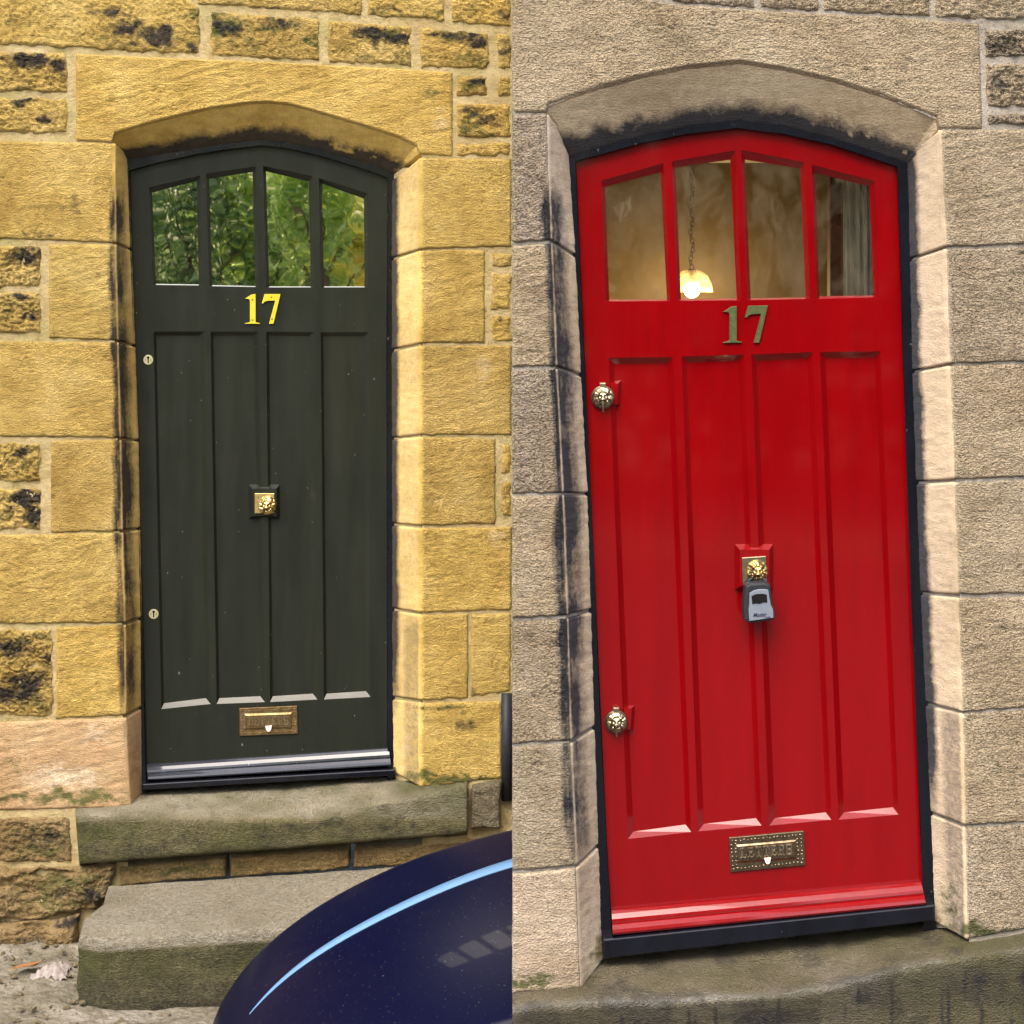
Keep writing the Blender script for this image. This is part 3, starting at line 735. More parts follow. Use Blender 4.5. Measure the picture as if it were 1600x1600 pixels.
# ---- side of the grey front, with a low cart opening where the car noses out
y0, y1 = DR+0.012, DL-0.01
OP = (DR+0.12, 6.08, 0.72)
z = -0.1; rr = random.Random(8)
while z < 3.4:
    h = rr.uniform(0.20, 0.28); ze = z+h
    if z < OP[2] <= ze or abs(ze-OP[2]) < 0.08: ze = OP[2]
    yy = y0
    while yy < y1-0.03:
        ye = min(yy+rr.uniform(0.28, 0.5), y1)
        if y1-ye < 0.12: ye = y1
        segs = [(yy, ye)]
        if z < OP[2]-0.01:
            segs = [(a, b) for a, b in ((yy, min(ye, OP[0])), (max(yy, OP[1]), ye)) if b-a > 0.03]
        for a, b in segs:
            box('side_stone', (0.001, a+0.004, z+0.004), (0.07, b-0.004, ze-0.004), M['grey'], WR.o, 0.006)
        yy = ye
    z = ze
for ya, yb, za, zb in ((y0, y1, OP[2]+0.002, 3.4), (y0, OP[0]-.005, -0.1, OP[2]-.002), (OP[1]+.005, y1, -0.1, OP[2]-.002)):
    box('mortar', (0.012, ya, za), (0.062, yb, zb), M['mortar_r'], WR.o)
box('opening_lining', (0.08, DR+0.21, OP[2]+0.004), (1.4, OP[1]+0.06, OP[2]+0.05), M['hall_dark'], WR.o)
box('opening_lining', (1.4, DR+0.21, -0.1), (1.45, OP[1]+0.06, OP[2]+0.05), M['hall_dark'], WR.o)
box('opening_lining', (0.08, OP[1]+0.01, -0.1), (1.4, OP[1]+0.06, OP[2]), M['hall_dark'], WR.o)

# ------------------------------------------------------------------ doorsteps
def slab(name, rows, mat, side, label, cat, amp, mossf, stainf, palef, xr, dirx=None, smooth=0.05):
    """rows: list of (polyline of (x,y), distance); lofted from back to front to bottom"""
    nc = 170
    R = []; XY = []
    for pl, d in rows:
        p = np.asarray(pl, float); xs = np.linspace(p[0, 0], p[-1, 0], nc)
        xy = np.stack([xs, np.interp(xs, p[:, 0], p[:, 1])], -1); XY.append(xy)
        R.append(PA(xy, d))
    R = np.array(R); XY = np.array(XY)
    k = 9; V = []; X = []
    for i in range(len(R)-1):
        for j in range(k):
            t = j/k; V.append(R[i]*(1-t)+R[i+1]*t); X.append(XY[i]*(1-t)+XY[i+1]*t)
    V.append(R[-1]); X.append(XY[-1]); V = np.array(V); X = np.array(X)
    # round the loft
    for _ in range(2):
        W = V.copy(); W[1:-1] = 0.25*V[:-2]+0.5*V[1:-1]+0.25*V[2:]; V = W
    n = fbm(V[..., 0]*14, V[..., 1]*14+V[..., 2]*14, 61, 5, 0.6)*amp
    V[..., 2] += n; V[..., 1] -= n*0.7
    x, y = X[..., 0], X[..., 1]
    return grid(name, V, mat, None, True, dict(stain=stainf(x, y), moss=mossf(x, y), pale=palef(x, y), smooth=np.full(x.shape, smooth)), 0.02)

fe = [(118, 1273), (203, 1271), (253, 1279), (354, 1281), (430, 1279), (481, 1279), (532, 1271), (582, 1256), (633, 1246), (684, 1238), (730, 1231)]
def shift(pl, dy): return [(a, b+dy) for a, b in pl]
o = slab('doorstep', [([(118, 1247), (222, 1233), (617, 1208), (730, 1200)], 6.86), ([(118, 1258), (222, 1246), (430, 1240), (617, 1222), (730, 1215)], 6.72),
      (shift(fe, -5), 6.605), (fe, 6.585), (shift(fe, 6), 6.575), ([(124, 1350), (304, 1336), (456, 1324), (608, 1312), (730, 1302)], 6.578), ([(124, 1352), (304, 1338), (456, 1326), (608, 1314), (730, 1304)], 6.66)],
      M['step'], 'L', '', '', 0.006,
      lambda x, y: 0.36+0.30*fbm(x/40, y/25, 71, 4)+0.25*sstep(520, 700, x)*sstep(1290, 1240, y)+0.2*sstep(1276, 1290, y),
      lambda x, y: (0.16+0.4*fbm(x/60, y/18, 72, 5, 0.65))*sstep(1272, 1292, y)+0.25*sstep(0.2, 0.5, fbm(x/25, y/14, 74, 4)), lambda x, y: 0.95*sstep(1284, 1272, y)*(0.65+0.4*fbm(x/30, y/14, 73, 3)), None)
tag(o, 'worn mossy stone doorstep slab below the dark green door', 'doorstep')

# big block step in front of it
bt = [(160, 1380), (182, 1377), (300, 1368), (480, 1352), (700, 1334), (745, 1330)]
bf = [(128, 1465), (157, 1463), (300, 1456), (456, 1446), (600, 1437), (745, 1428)]
bb = [(128, 1530), (157, 1562), (300, 1556), (456, 1548), (600, 1540), (745, 1530)]
pts_out = np.array([P(168, 1379, 6.585), P(160, 1412, 6.40), P(130, 1434, 6.26), P(122, 1468, 6.09), P(158, 1466, 6.05), P(745, 1428, 6.05), P(745, 1331, 6.585)])
nseg = [10, 8, 10, 10, 100, 30, 90]
loop = []
for i in range(7):
    for j in range(nseg[i]): loop.append(pts_out[i]*(1-j/nseg[i])+pts_out[(i+1) % 7]*(j/nseg[i]))
loop.append(pts_out[0]); loop = np.array(loop)
cen = np.array([P(450, 1395, 6.35)])
ztop = lambda x, y: np.interp(x, [-1.32, -0.11], [0.155, 0.235])+0.0*y
ring = []
top_xy = loop[:, :2]
def ringat(scale, zoff, absz=None):
    c = np.array([np.clip(top_xy[:, 0], -1.15, -0.2), np.full(len(top_xy), 6.33)]).T
    xy = c+(top_xy-c)*scale
    zz = ztop(xy[:, 0], xy[:, 1])+0.02*(xy[:, 1]-6.3)+zoff if absz is None else np.full(len(xy), absz)
    return np.concatenate([xy, zz[:, None]], 1)
for s in np.linspace(0.0, 0.94, 26): ring.append(ringat(s, 0))
ring += [ringat(0.965, -0.003), ringat(0.985, -0.008), ringat(0.996, -0.016), ringat(1.0, -0.028)]
zb = ringat(1.0, -0.028)
for k in np.linspace(0.06, 1, 18):
    w = zb.copy(); w[:, 2] = zb[:, 2]*(1-k)+(-0.09)*k; ring.append(w)
V = np.array(ring)
n = fbm(V[..., 0]*13+V[..., 1]*3, V[..., 1]*13+V[..., 2]*17, 81, 5, 0.6)*0.007
nr0 = 30
dx = V-np.array([-0.62, 6.4, 0.0]); dx /= np.linalg.norm(dx, axis=-1, keepdims=True)
V[:nr0, :, 2] += n[:nr0]*0.5; V[nr0:] += dx[nr0:]*n[nr0:, :, None]*1.3
zz = V[..., 2]; top_m = (np.arange(V.shape[0]) < nr0)[:, None]*np.ones(V.shape[1])[None]
ms = np.where(top_m > 0, 0.06+0.2*fbm(V[..., 0]*6, V[..., 1]*6, 83, 3), 0.58+0.3*fbm(V[..., 0]*5, zz*9, 84, 4))
stn = np.where(top_m > 0, 0.0, 0.20+0.35*fbm(V[..., 0]*4, zz*16, 85, 5, 0.65)+0.25*sstep(0.0, -0.06, zz))
pl = np.where(top_m > 0, 0.6+0.3*fbm(V[..., 0]*7, V[..., 1]*7, 86, 3), 0.0)
o = grid('step_block', V[:, ::-1], M['step'], None, True, dict(stain=stn[:, ::-1], moss=ms[:, ::-1], pale=pl[:, ::-1], smooth=np.full(zz.shape, 0.05)))
tag(o, 'low grey stone block step beside the dark blue car', 'step')

fr = [(800.6, 1576), (910, 1567), (1000, 1565), (1150, 1557), (1230, 1553), (1275, 1546), (1300, 1540), (1340, 1531), (1400, 1515), (1475, 1500), (1587, 1485), (1680, 1474)]
rip = lambda x, y: 0
o = slab('doorstep', [([(800.6, 1512), (945, 1494), (1460, 1436), (1680, 1412)], 4.97), ([(800.6, 1530), (945, 1512), (1150, 1500), (1330, 1480), (1480, 1455), (1680, 1434)], 4.86),
      (shift(fr, -7), 4.725), (fr, 4.70), (shift(fr, 9), 4.695), ([(800.6, 1625), (1000, 1620), (1300, 1600), (1680, 1560)], 4.73), ([(800.6, 1900), (1680, 1900)], 4.74)],
      M['step_wet'], 'R', '', '', 0.008,
      lambda x, y: 0.32+0.3*fbm(x/50, y/22, 91, 4)+0.22*sstep(1300, 1500, x),
      lambda x, y: np.maximum((0.8*sstep(0.25, 0.5, fbm(x/7, y/150, 92, 4))+0.6*sstep(-0.1, 0.4, fbm(x/45, y/30, 95, 5)))*sstep(1560, 1590, y+0.13*(x-1100)), 0.35*sstep(0.1, 0.4, fbm(x/60, y/30, 94, 4))), lambda x, y: 0.75*np.exp(-((y-np.interp(x, [a for a, b in fr], [b for a, b in fr]))/6.0)**2)*(0.7+0.4*fbm(x/20, y/20, 93, 2)), None, smooth=0.2)
tag(o, 'worn wet green-brown stone doorstep below the red door', 'doorstep')

# ------------------------------------------------------------------ doors
def ruled(name, A, B, d, thick, mat, parent, n=2):
    """board between two matching outlines A (top or left) and B (bottom or right)"""
    A = np.asarray(A, float); B = np.asarray(B, float)
    V = np.stack([PA(A, d), PA(B, d)], 0)
    if abs(A[-1, 1]-A[0, 1]) > abs(A[-1, 0]-A[0, 0]): V = V.transpose(1, 0, 2)
    return grid(name, V, mat, parent, False, None, thick)

def inset(qd, l, t, r, b):
    (a, c, e, g) = qd
    return [(a[0]+l, a[1]+t), (c[0]-r, c[1]+t), (e[0]-r, e[1]-b), (g[0]+l, g[1]-b)]

def bevel_ring(name, outer, inner, d0, d1, mat, parent):
    o_ = [P(x, y, d0) for x, y in outer]; i_ = [P(x, y, d1) for x, y in inner]
    V = o_+i_; Fc = [(k, 4+k, 4+(k+1) % 4, (k+1) % 4) for k in range(4)]
    return mesh(name, V, Fc, mat, parent)

def quadbox(name, qd, d, thick, mat, parent, bev=0.0):
    return prism(name, [P(x, y, d) for x, y in qd], thick, mat, parent, bev)

def lion(name, cx, cy, rpx, d, mat, parent, high=0.5):
    """lion head in relief on a round boss"""
    nr, na = 30, 64
    rr_ = np.linspace(0, 1, nr)[:, None]; th = np.linspace(0, 2*math.pi, na, endpoint=False)[None]
    X = rr_*np.cos(th); Y = rr_*np.sin(th)          # Y up
    h = 0.62*np.sqrt(np.clip(1-rr_**2*0.96, 0, 1))+0*th
    mane = sstep(0.42, 0.6, rr_)*sstep(1.02, 0.85, rr_)
    mn = fbm(np.cos(th)*4.2+rr_*2.0, np.sin(th)*4.2+rr_*1.3, int(cx) % 97, 3, 0.6)
    h = h+mane*0.26*mn
    g = lambda x, y, s, a: a*np.exp(-((X-x)**2+(Y-y)**2)/(2*s*s))
    h = h+g(0, -0.16, 0.17, 0.30)+g(0, 0.10, 0.09, 0.16)+g(-0.17, -0.2, 0.10, 0.12)+g(0.17, -0.2, 0.10, 0.12)
    h = h+g(-0.2, 0.26, 0.10, 0.13)+g(0.2, 0.26, 0.10, 0.13)-g(-0.18, 0.10, 0.07, 0.20)-g(0.18, 0.10, 0.07, 0.20)
    h = h-g(0, -0.40, 0.08, 0.18)-g(-0.12, -0.36, 0.06, 0.1)-g(0.12, -0.36, 0.06, 0.1)+g(-0.4, 0.42, 0.09, 0.2)+g(0.4, 0.42, 0.09, 0.2)
    h = h-0.10*np.exp(-((rr_-0.47)/0.05)**2)*sstep(-0.9, 0.2, Y+0.5)
    R = rpx/F*d; c = np.array(P(cx, cy, d))
    V = np.stack([c[0]+X*R, c[1]-h*R*high*1.7+0*X, c[2]+Y*R], -1)
    V[-1, :, 1] = d+0.002
    cav = 0.85*sstep(0.08, -0.25, mn)*sstep(0.4, 0.55, rr_)+np.exp(-((rr_-0.47)/0.06)**2)*0.8+g(-0.18, 0.10, 0.07, 1)+g(0.18, 0.10, 0.07, 1)+g(0, -0.40, 0.1, 1)  # dark brown in the mane grooves, eyes and mouth
    idx = []
    for i in range(nr-1):
        for k in range(na): idx.append((i*na+k, (i+1)*na+k, (i+1)*na+(k+1) % na, i*na+(k+1) % na))
    return mesh(name, V.reshape(-1, 3), idx, mat, parent, True, dict(recess_brown=np.clip(cav, 0, 1)))

ONE = [(0.0, .845), (.10, .875), (.44, .985), (.72, 1.0), (.72, .06), (.80, .04), (1.0, .02), (1.0, 0.0), (0.0, 0.0), (0.0, .02), (.20, .04), (.34, .07), (.34, .76), (.30, .82), (.18, .84)]
SEVEN = [(0.14, 1.0), (1.0, 1.0), (.62, 0.0), (.38, 0.0), (.71, .78), (.40, .775), (.22, .76), (.12, .72), (.07, .675), (0.0, .69)]
def digit(name, shape, x0, y0, x1, y1, d, mat, parent, slope=0.0):
    pts = [P(x0+a*(x1-x0), y1-b*(y1-y0)+slope*a, d-0.006) for a, b in shape]
    return prism(name, pts, 0.0055, mat, parent, 0.0008)

def disc(name, cx, cy, rpx, d, thick, mat, parent, n=32):
    c = P(cx, cy, d); R = rpx/F*d
    return prism(name, [(c[0]+R*math.cos(2*math.pi*k/n), c[1], c[2]+R*math.sin(2*math.pi*k/n)) for k in range(n)], thick, mat, parent, min(R*0.12, thick*0.3))

GL = {  # boxes x0,y0,x1,y1 on a unit cell, and polygons, for slab-serif capitals
 'L': [(.05, 0, .5, .1), (.18, 0, .38, 1), (.05, .9, .5, 1), (.38, 0, .95, .12), (.83, 0, .95, .34)],
 'E': [(.05, 0, .95, .12), (.18, 0, .38, 1), (.05, .88, .92, 1), (.38, .44, .68, .56), (.82, 0, .95, .3), (.80, .72, .92, 1), (.6, .36, .7, .64)],
 'T': [(.40, 0, .60, 1), (.02, .88, .98, 1), (.02, .66, .13, 1), (.87, .66, .98, 1), (.25, 0, .75, .1)],
 'R': [(.05, 0, .5, .1), (.18, 0, .38, 1), (.05, .88, .7, 1), (.38, .44, .72, .55), (.66, .5, .86, .94), (.6, .06, .78, .48), (.72, 0, .98, .1)],
 'S': [(.08, .78, .28, .94), (.08, .52, .28, .8), (.2, .88, .82, 1), (.76, .68, .9, 1), (.2, .44, .8, .58), (.7, .1, .92, .48), (.2, 0, .8, .12), (.08, 0, .2, .34)]}
def letter_plate(quad, flap, tabx, d, mat, parent):
    p = quadbox('letter_plate', quad, d-0.006, 0.008, mat, parent, 0.0012)
    bev_o = inset(flap, -3, -3, -3, -3)
    bevel_ring('flap_surround', bev_o, flap, d-0.0063, d-0.010, mat, p)
    quadbox('flap', flap, d-0.0085, 0.002, mat, p)
    f = np.array(flap, float)
    verts = []; faces = []
    W7 = 'LETTERS'
    for i, ch in enumerate(W7):
        u0 = 0.035+i*0.134; uw = 0.122
        for (a, b, c, e) in GL[ch]:
            cs = []
            for uu, vv in ((a, b), (c, b), (c, e), (a, e)):
                u = u0+uw*uu; v = 0.16+0.68*vv
                top_ = f[0]*(1-u)+f[1]*u; bot_ = f[3]*(1-u)+f[2]*u
                cs.append(bot_*(1-v)+top_*v)
            n0 = len(verts)
            verts += [P(q_[0], q_[1], d-0.0118) for q_ in cs]+[P(q_[0], q_[1], d-0.0084) for q_ in cs]
            faces += [(n0, n0+1, n0+2, n0+3)]+[(n0+k, n0+4+k, n0+4+(k+1) % 4, n0+(k+1) % 4) for k in range(4)]
    mesh('lettering', verts, faces, M['ltr'] if 'ltr' in M else mat, p)
    # ornament: small raised beads and scrolls round the border
    bm = bmesh.new()
    Q = np.array(quad, float)
    rg = random.Random(4)
    def at(u, v):
        return (Q[0]*(1-u)+Q[1]*u)*(1-v)+(Q[3]*(1-u)+Q[2]*u)*v
    spots = [(u, v) for u in np.linspace(0.05, 0.95, 19) for v in (0.10, 0.90)]+[(u, v) for v in np.linspace(0.2, 0.8, 6) for u in (0.035, 0.09, 0.91, 0.965)]
    for u, v in spots:
        q_ = at(u+rg.uniform(-.006, .006), v+rg.uniform(-.015, .015)); c = P(q_[0], q_[1], d-0.0062)
        r_ = bmesh.ops.create_uvsphere(bm, u_segments=8, v_segments=5, radius=1)
        sx = rg.uniform(.0022, .0042)
        for vv in r_['verts']: vv.co = Vector(c)+Vector((vv.co.x*sx, vv.co.y*0.0022, vv.co.z*rg.uniform(.0018, .0021)))
    me = bpy.data.meshes.new('ornament'); bm.to_mesh(me); bm.free(); me.materials.append(mat)
    oo = bpy.data.objects.new('ornament', me); COL.objects.link(oo); setp(oo, p)
    tb = [(tabx[0]-5, tabx[1]-4), (tabx[0]+5, tabx[1]-5), (tabx[0]+3.6, tabx[1]+2), (tabx[0]+1.2, tabx[1]+4), (tabx[0]-1.4, tabx[1]+4), (tabx[0]-3.6, tabx[1]+1)]
    quadbox('flap_tab', tb, d-0.016, 0.009, M['ivory'], p)
    return p

def weatherboard(tl, tr, br, bl, d, out, mat, parent):
    prof = [(0, 0.0), (0.06, .25), (0.20, .42), (0.40, .62), (0.52, .66), (0.56, .62), (0.62, .74), (0.80, .95), (0.93, 1.0), (1.0, .94), (1.0, 0.0)]
    rows = []
    for v, k in prof:
        a = (tl[0]*(1-v)+bl[0]*v, tl[1]*(1-v)+bl[1]*v); b = (tr[0]*(1-v)+br[0]*v, tr[1]*(1-v)+br[1]*v)
        rows.append([np.array(P(*a, d-out*k))*(1-t_)+np.array(P(*b, d-out*k))*t_ for t_ in np.linspace(0, 1, 8)])
    V = np.array(rows)
    # close the ends with a cap column
    L_ = V[:, :1].copy(); R_ = V[:, -1:].copy(); L_[..., 1] = d; R_[..., 1] = d
    V = np.concatenate([L_, V, R_], 1)
    return grid('weatherboard', V, mat, parent, False)

def make_door(sp, D, mat, glassmat, label):
    d = D
    root = tag(empty('door', P((sp['bl'][0]+sp['br'][0])/2, sp['bl'][1], d)), label, 'door')
    O, G, Pn = sp['O'], sp['G'], sp['Pn']
    le, re = sp['left'], sp['right']
    ytl, ytr = O[0][0][1], O[3][1][1]
    bot = [(le(ytl), ytl)]+[c for o_ in O for c in (o_[0], o_[1])]+[(re(ytr), ytr)]
    arch = sp['arch']; ax = [a[0] for a in arch]; ay = [a[1] for a in arch]
    # the arched top rail, finely cut so that the head is a curve
    bx = np.array([b[0] for b in bot]); by = np.array([b[1] for b in bot])
    xs = np.unique(np.concatenate([np.linspace(bx[0], bx[-1], 60), bx]))
    tx = np.interp(xs, [xs[0], xs[-1]], [ax[0], ax[-1]])
    ruled('top_rail', np.stack([tx, np.interp(tx, ax, ay)], 1), np.stack([xs, np.interp(xs, bx, by)], 1), d, 0.045, mat, root)
    ybl, ybr = sp['bl'][1], sp['br'][1]
    yl = [ytl, O[0][3][1], Pn[0][0][1], Pn[0][3][1], ybl]
    ruled('stile', [(le(y), y) for y in yl], [O[0][0], O[0][3], Pn[0][0], Pn[0][3], (Pn[0][3][0]+3, ybl)], d, 0.045, mat, root)
    yr = [ytr, O[3][2][1], Pn[3][1][1], Pn[3][2][1], ybr]
    ruled('stile', [O[3][1], O[3][2], Pn[3][1], Pn[3][2], (Pn[3][2][0]+2, ybr)], [(re(y), y) for y in yr], d, 0.045, mat, root)
    for k in range(3):
        ruled('glazing_bar', [O[k][1], O[k][2]], [O[k+1][0], O[k+1][3]], d, 0.045, mat, root)
        ruled('muntin', [Pn[k][1], Pn[k][2]], [Pn[k+1][0], Pn[k+1][3]], d, 0.045, mat, root)
    tops = [c for o_ in O for c in (o_[3], o_[2])]; bots = [c for p_ in Pn for c in (p_[0], p_[1])]
    ruled('lock_rail', tops, bots, d, 0.045, mat, root)
    pb = [c for p_ in Pn for c in (p_[3], p_[2])]
    xb = np.interp([c[0] for c in pb], [pb[0][0], pb[-1][0]], [Pn[0][3][0]+3, Pn[3][2][0]+2])
    ruled('bottom_rail', pb, [(x, ybl+(ybr-ybl)*(x-sp['bl'][0])/(sp['br'][0]-sp['bl'][0])) for x in xb], d, 0.045, mat, root)
    for k in range(4):
        bevel_ring('glazing_moulding', O[k], G[k], d+0.0006, d+0.016, mat, root)
        gq = inset(G[k], -3, -3, -3, -3)
        quadbox('pane', gq, d+0.017, 0.004, glassmat, root)
        inn = inset(Pn[k], *sp['bev'])
        bevel_ring('panel_moulding', Pn[k], inn, d+0.0006, d+sp['deep'], mat, root)
        quadbox('panel', inset(inn, -4, -4, -4, -4), d+sp['deep']-0.0004, 0.015, mat, root)
    kb = sp['block']
    bo = [(kb[0], kb[1]), (kb[2], kb[1]), (kb[2], kb[3]), (kb[0], kb[3])]
    bi = inset(bo, *sp['block_in'])
    blk = mesh('knocker_block', [P(x, y, d+0.013) for x, y in bo]+[P(x, y, d-0.008) for x, y in bi], [(k, 4+k, 4+(k+1) % 4, (k+1) % 4) for k in range(4)]+[(4, 7, 6, 5)], mat, root)
    return root

# green door
DG = DL+0.135
ins = lambda qd: inset(qd, 4.5, 8.5, 5.5, 1.5)
Og = [[(233, 292.5), (313, 274), (316, 446), (239, 445)], [(322, 271), (400, 260), (404.5, 448.5), (327, 447)], [(411, 259), (488, 275), (491, 449), (416, 449)], [(498, 278), (574, 302), (575, 449), (502, 449)]]
Png = [[(240, 518), (319, 518), (329, 1100), (252, 1108)], [(329, 518), (404, 518), (414, 1097), (338.5, 1100)], [(416, 518), (490.5, 519), (496, 1093), (422, 1097)], [(501, 519), (576, 519), (579, 1089), (506, 1093)]]
archg = [(202, 268), (242, 256), (305, 242), (367, 232), (408, 228), (446, 232), (492, 242), (555, 261), (606, 279)]
spg = dict(O=Og, G=[ins(a) for a in Og], Pn=Png, left=lut([(260, 202), (300, 203.5), (400, 206), (800, 217), (1215, 229)]), right=lut([(260, 606), (500, 604), (1200, 605)]),
           arch=archg, bl=(229, 1214), br=(605, 1193), bev=(4.5, 6.5, 7.5, 9.5), deep=0.014, block=(389, 757, 437, 811), block_in=(5, 6.5, 5, 5))
g_door = make_door(spg, DG, M['green'], M['glass_l'], 'dark green panelled door with four arched panes and yellow number 17')
digit('number_one', ONE, 382.5, 459.5, 406, 506, DG, M['yellow_num'], g_door)
digit('number_seven', SEVEN, 409, 459.5, 438.5, 506, DG, M['yellow_num'], g_door)
for x, y in ((394.3, 468.5), (394.3, 500), (424, 464.5), (425, 498.5)): disc('screw', x, y, 1.3, DG-0.0068, 0.002, M['screw'], g_door, 10)
kp = quadbox('knocker_plate', [(398, 771), (428.5, 771), (428.5, 802), (398, 802)], DG-0.012, 0.004, M['brass'], g_door, 0.0008)
lion('lion_head', 417.5, 789.5, 15.0, DG-0.012, M['brass'], kp, 0.5)
disc('screw', 403.5, 777, 1.2, DG-0.0128, 0.002, M['screw'], kp, 10)
for cx, cy in ((231.5, 562.2), (240, 959.5)):
    e_ = disc('escutcheon', cx, cy, 7.6, DG-0.003, 0.003, M['cream_brass'], g_door)
    disc('keyhole', cx, cy-3.5, 2.1, DG-0.0036, 0.001, M['dark'], e_, 14)
    quadbox('keyhole_slot', [(cx-0.9, cy-2.5), (cx+0.9, cy-2.5), (cx+1.0, cy+5), (cx-1.0, cy+5)], DG-0.0036, 0.001, M['dark'], e_)
    for sx in (-4.3, 4.2): disc('screw', cx+sx, cy+0.3, 1.0, DG-0.0036, 0.001, M['screw'], e_, 8)
M['ltr'] = metal_mat('worn_letter_brass', (0.26, 0.21, 0.12), (0.40, 0.33, 0.21), 0.45)
letter_plate([(374, 1107), (464, 1103), (465.5, 1146.5), (374.5, 1150)], [(384.5, 1118.5), (453.5, 1116), (454.5, 1135.5), (385, 1137.5)], (419.5, 1139), DG, M['brass_old'], g_door)
weatherboard((229, 1194), (607, 1168), (611, 1196), (231.5, 1219), DG, 0.045, M['bar'], g_door)

# red door
DRD = DR+0.125
Or = [[(939.5, 282), (1037, 255), (1047, 470), (946, 471)], [(1050, 252), (1149, 235), (1158, 469), (1059, 470)], [(1158, 234), (1257, 253.5), (1266, 467), (1168, 469)], [(1268.5, 257), (1367, 283), (1374, 464.5), (1276, 467)]]
Gr = [[(945.5, 292), (1032, 269), (1042, 467.5), (952, 468)], [(1055.5, 262), (1141, 249.5), (1151, 466), (1064, 467)], [(1164, 249.5), (1250, 263), (1259, 464.5), (1173, 466)], [(1273.5, 270), (1358.5, 291), (1365.5, 461.5), (1280.5, 463)]]
Pnr = [[(951, 559), (1051.5, 558), (1080, 1300), (981, 1311)], [(1065, 557), (1162, 554), (1190, 1290), (1091, 1299)], [(1174, 554), (1270, 550), (1299, 1281), (1202, 1290)], [(1281, 550), (1375.5, 549), (1404, 1273), (1310, 1281)]]
archr = [(900, 253), (1000, 225), (1075, 210), (1120, 203.5), (1152, 201), (1190, 204), (1225, 210), (1300, 227), (1401, 261)]
spr = dict(O=Or, G=Gr, Pn=Pnr, left=lut([(250, 900), (425, 907), (787, 925), (1195, 941), (1462, 957)]), right=lut([(255, 1401), (400, 1406), (790, 1417), (1240, 1435), (1415, 1443)]),
           arch=archr, bl=(957, 1458), br=(1442, 1410), bev=(9, 10, 9, 12), deep=0.016, block=(1148, 850, 1208, 922), block_in=(8, 9, 6, 6))
r_door = make_door(spr, DRD, M['red'], M['glass_r'], 'glossy red panelled door with four arched panes and greenish number 17')
digit('number_one', ONE, 1130, 478.5, 1159.5, 536, DRD, M['green_num'], r_door, -0.5)
digit('number_seven', SEVEN, 1164, 478, 1200, 536, DRD, M['green_num'], r_door, -0.5)
kp = quadbox('knocker_plate', [(1159.5, 871.5), (1196.5, 869), (1198.5, 910), (1161, 914)], DRD-0.013, 0.005, M['knob'], r_door, 0.001)
lion('lion_head', 1183, 892, 17.5, DRD-0.013, M['brass'], kp, 0.6)
for cx, cy in ((942, 621), (963, 1128.5)):
    kb_ = disc('lock_knob', cx, cy, 18.3, DRD-0.012, 0.011, M['bronze'], r_door)
    lion('lion_face', cx, cy-0.5, 16.6, DRD-0.012, M['knob'], kb_, 0.42)
    quadbox('stud', [(cx-5, cy-22.5), (cx+4.5, cy-22.5), (cx+3.5, cy-16), (cx-4, cy-16)], DRD-0.018, 0.016, M['knob'], kb_, 0.001)
    quadbox('latch_pin', [(cx-1.6, cy+6), (cx+1.6, cy+6), (cx+2.0, cy+23), (cx-0.6, cy+23)], DRD-0.030, 0.006, M['bronze'], kb_, 0.0006)
    bo = [(cx+12, cy-25), (cx+29, cy-27), (cx+27, cy+11), (cx+13, cy+12)]
    bi = inset(bo, 0, 5, 5, 0)
    mesh('knob_pad', [P(x, y, DRD+0.0158) for x, y in bo]+[P(x, y, DRD-0.001) for x, y in bi], [(k, 4+k, 4+(k+1) % 4, (k+1) % 4) for k in range(4)]+[(4, 7, 6, 5)], M['red'], kb_)
M['ltr'] = metal_mat('worn_letter_bronze', (0.30, 0.25, 0.18), (0.46, 0.40, 0.30), 0.38)
letter_plate([(1139, 1309), (1256, 1298.5), (1258.5, 1352), (1141, 1363)], [(1152.5, 1323), (1241.5, 1315), (1242.5, 1339.5), (1154, 1346)], (1199.5, 1346), DRD, M['bronze'], r_door)
weatherboard((955.5, 1420), (1439, 1376), (1447, 1413), (957.5, 1461), DRD, 0.05, M['red'], r_door)

# ------------------------------------------------------------------ door frames and sills
def door_frame(outer, inner, d, label, sill, D):
    root = tag(empty('door_frame', P((sill[0][0]+sill[1][0])/2, sill[2][1], d)), label, 'door frame')
    oo = np.asarray(outer, float); ii = np.asarray(inner, float)
    V = np.stack([PA(oo, d), PA(ii, d), PA(ii, d+0.07)], 0)
    grid('frame', V, M['black'], root, False)
    V = np.stack([PA(ii, d+0.052), PA(ii+(np.array([[oo[:, 0].mean(), oo[:, 1].mean()]])-ii)*0.03, d+0.052)], 0)
    grid('rebate', V, M['black'], root, False)
    quadbox('sill', sill, d-0.035, 0.14, M['black'], root, 0.004)
    return root
ys = [1235, 1000, 800, 600, 400, 285]
og = [(iLL(y)-4, y) for y in ys]+[(198, 246), (242, 240), (305, 228), (345, 221), (383, 216), (410, 214), (446, 218), (492, 227), (530, 237), (565, 248), (590, 256), (615, 266)]+[(iLR(y)+4, y) for y in ys[::-1]]
lg, rg_ = spg['left'], spg['right']
ig = [(lg(y)-0.6, y) for y in ys]+[(201.5, 266), (242, 255), (305, 241), (345, 234.5), (383, 230), (408, 227), (446, 231), (492, 241), (530, 252), (565, 263), (590, 272), (606.5, 278)]+[(rg_(y)+0.6, y) for y in ys[::-1]]
door_frame(og, ig, DG-0.02, 'black door frame and sill around the dark green door', [(222, 1225), (617, 1202), (617, 1212), (222, 1235)], DG)
ys = [1470, 1300, 1100, 900, 700, 500, 330]
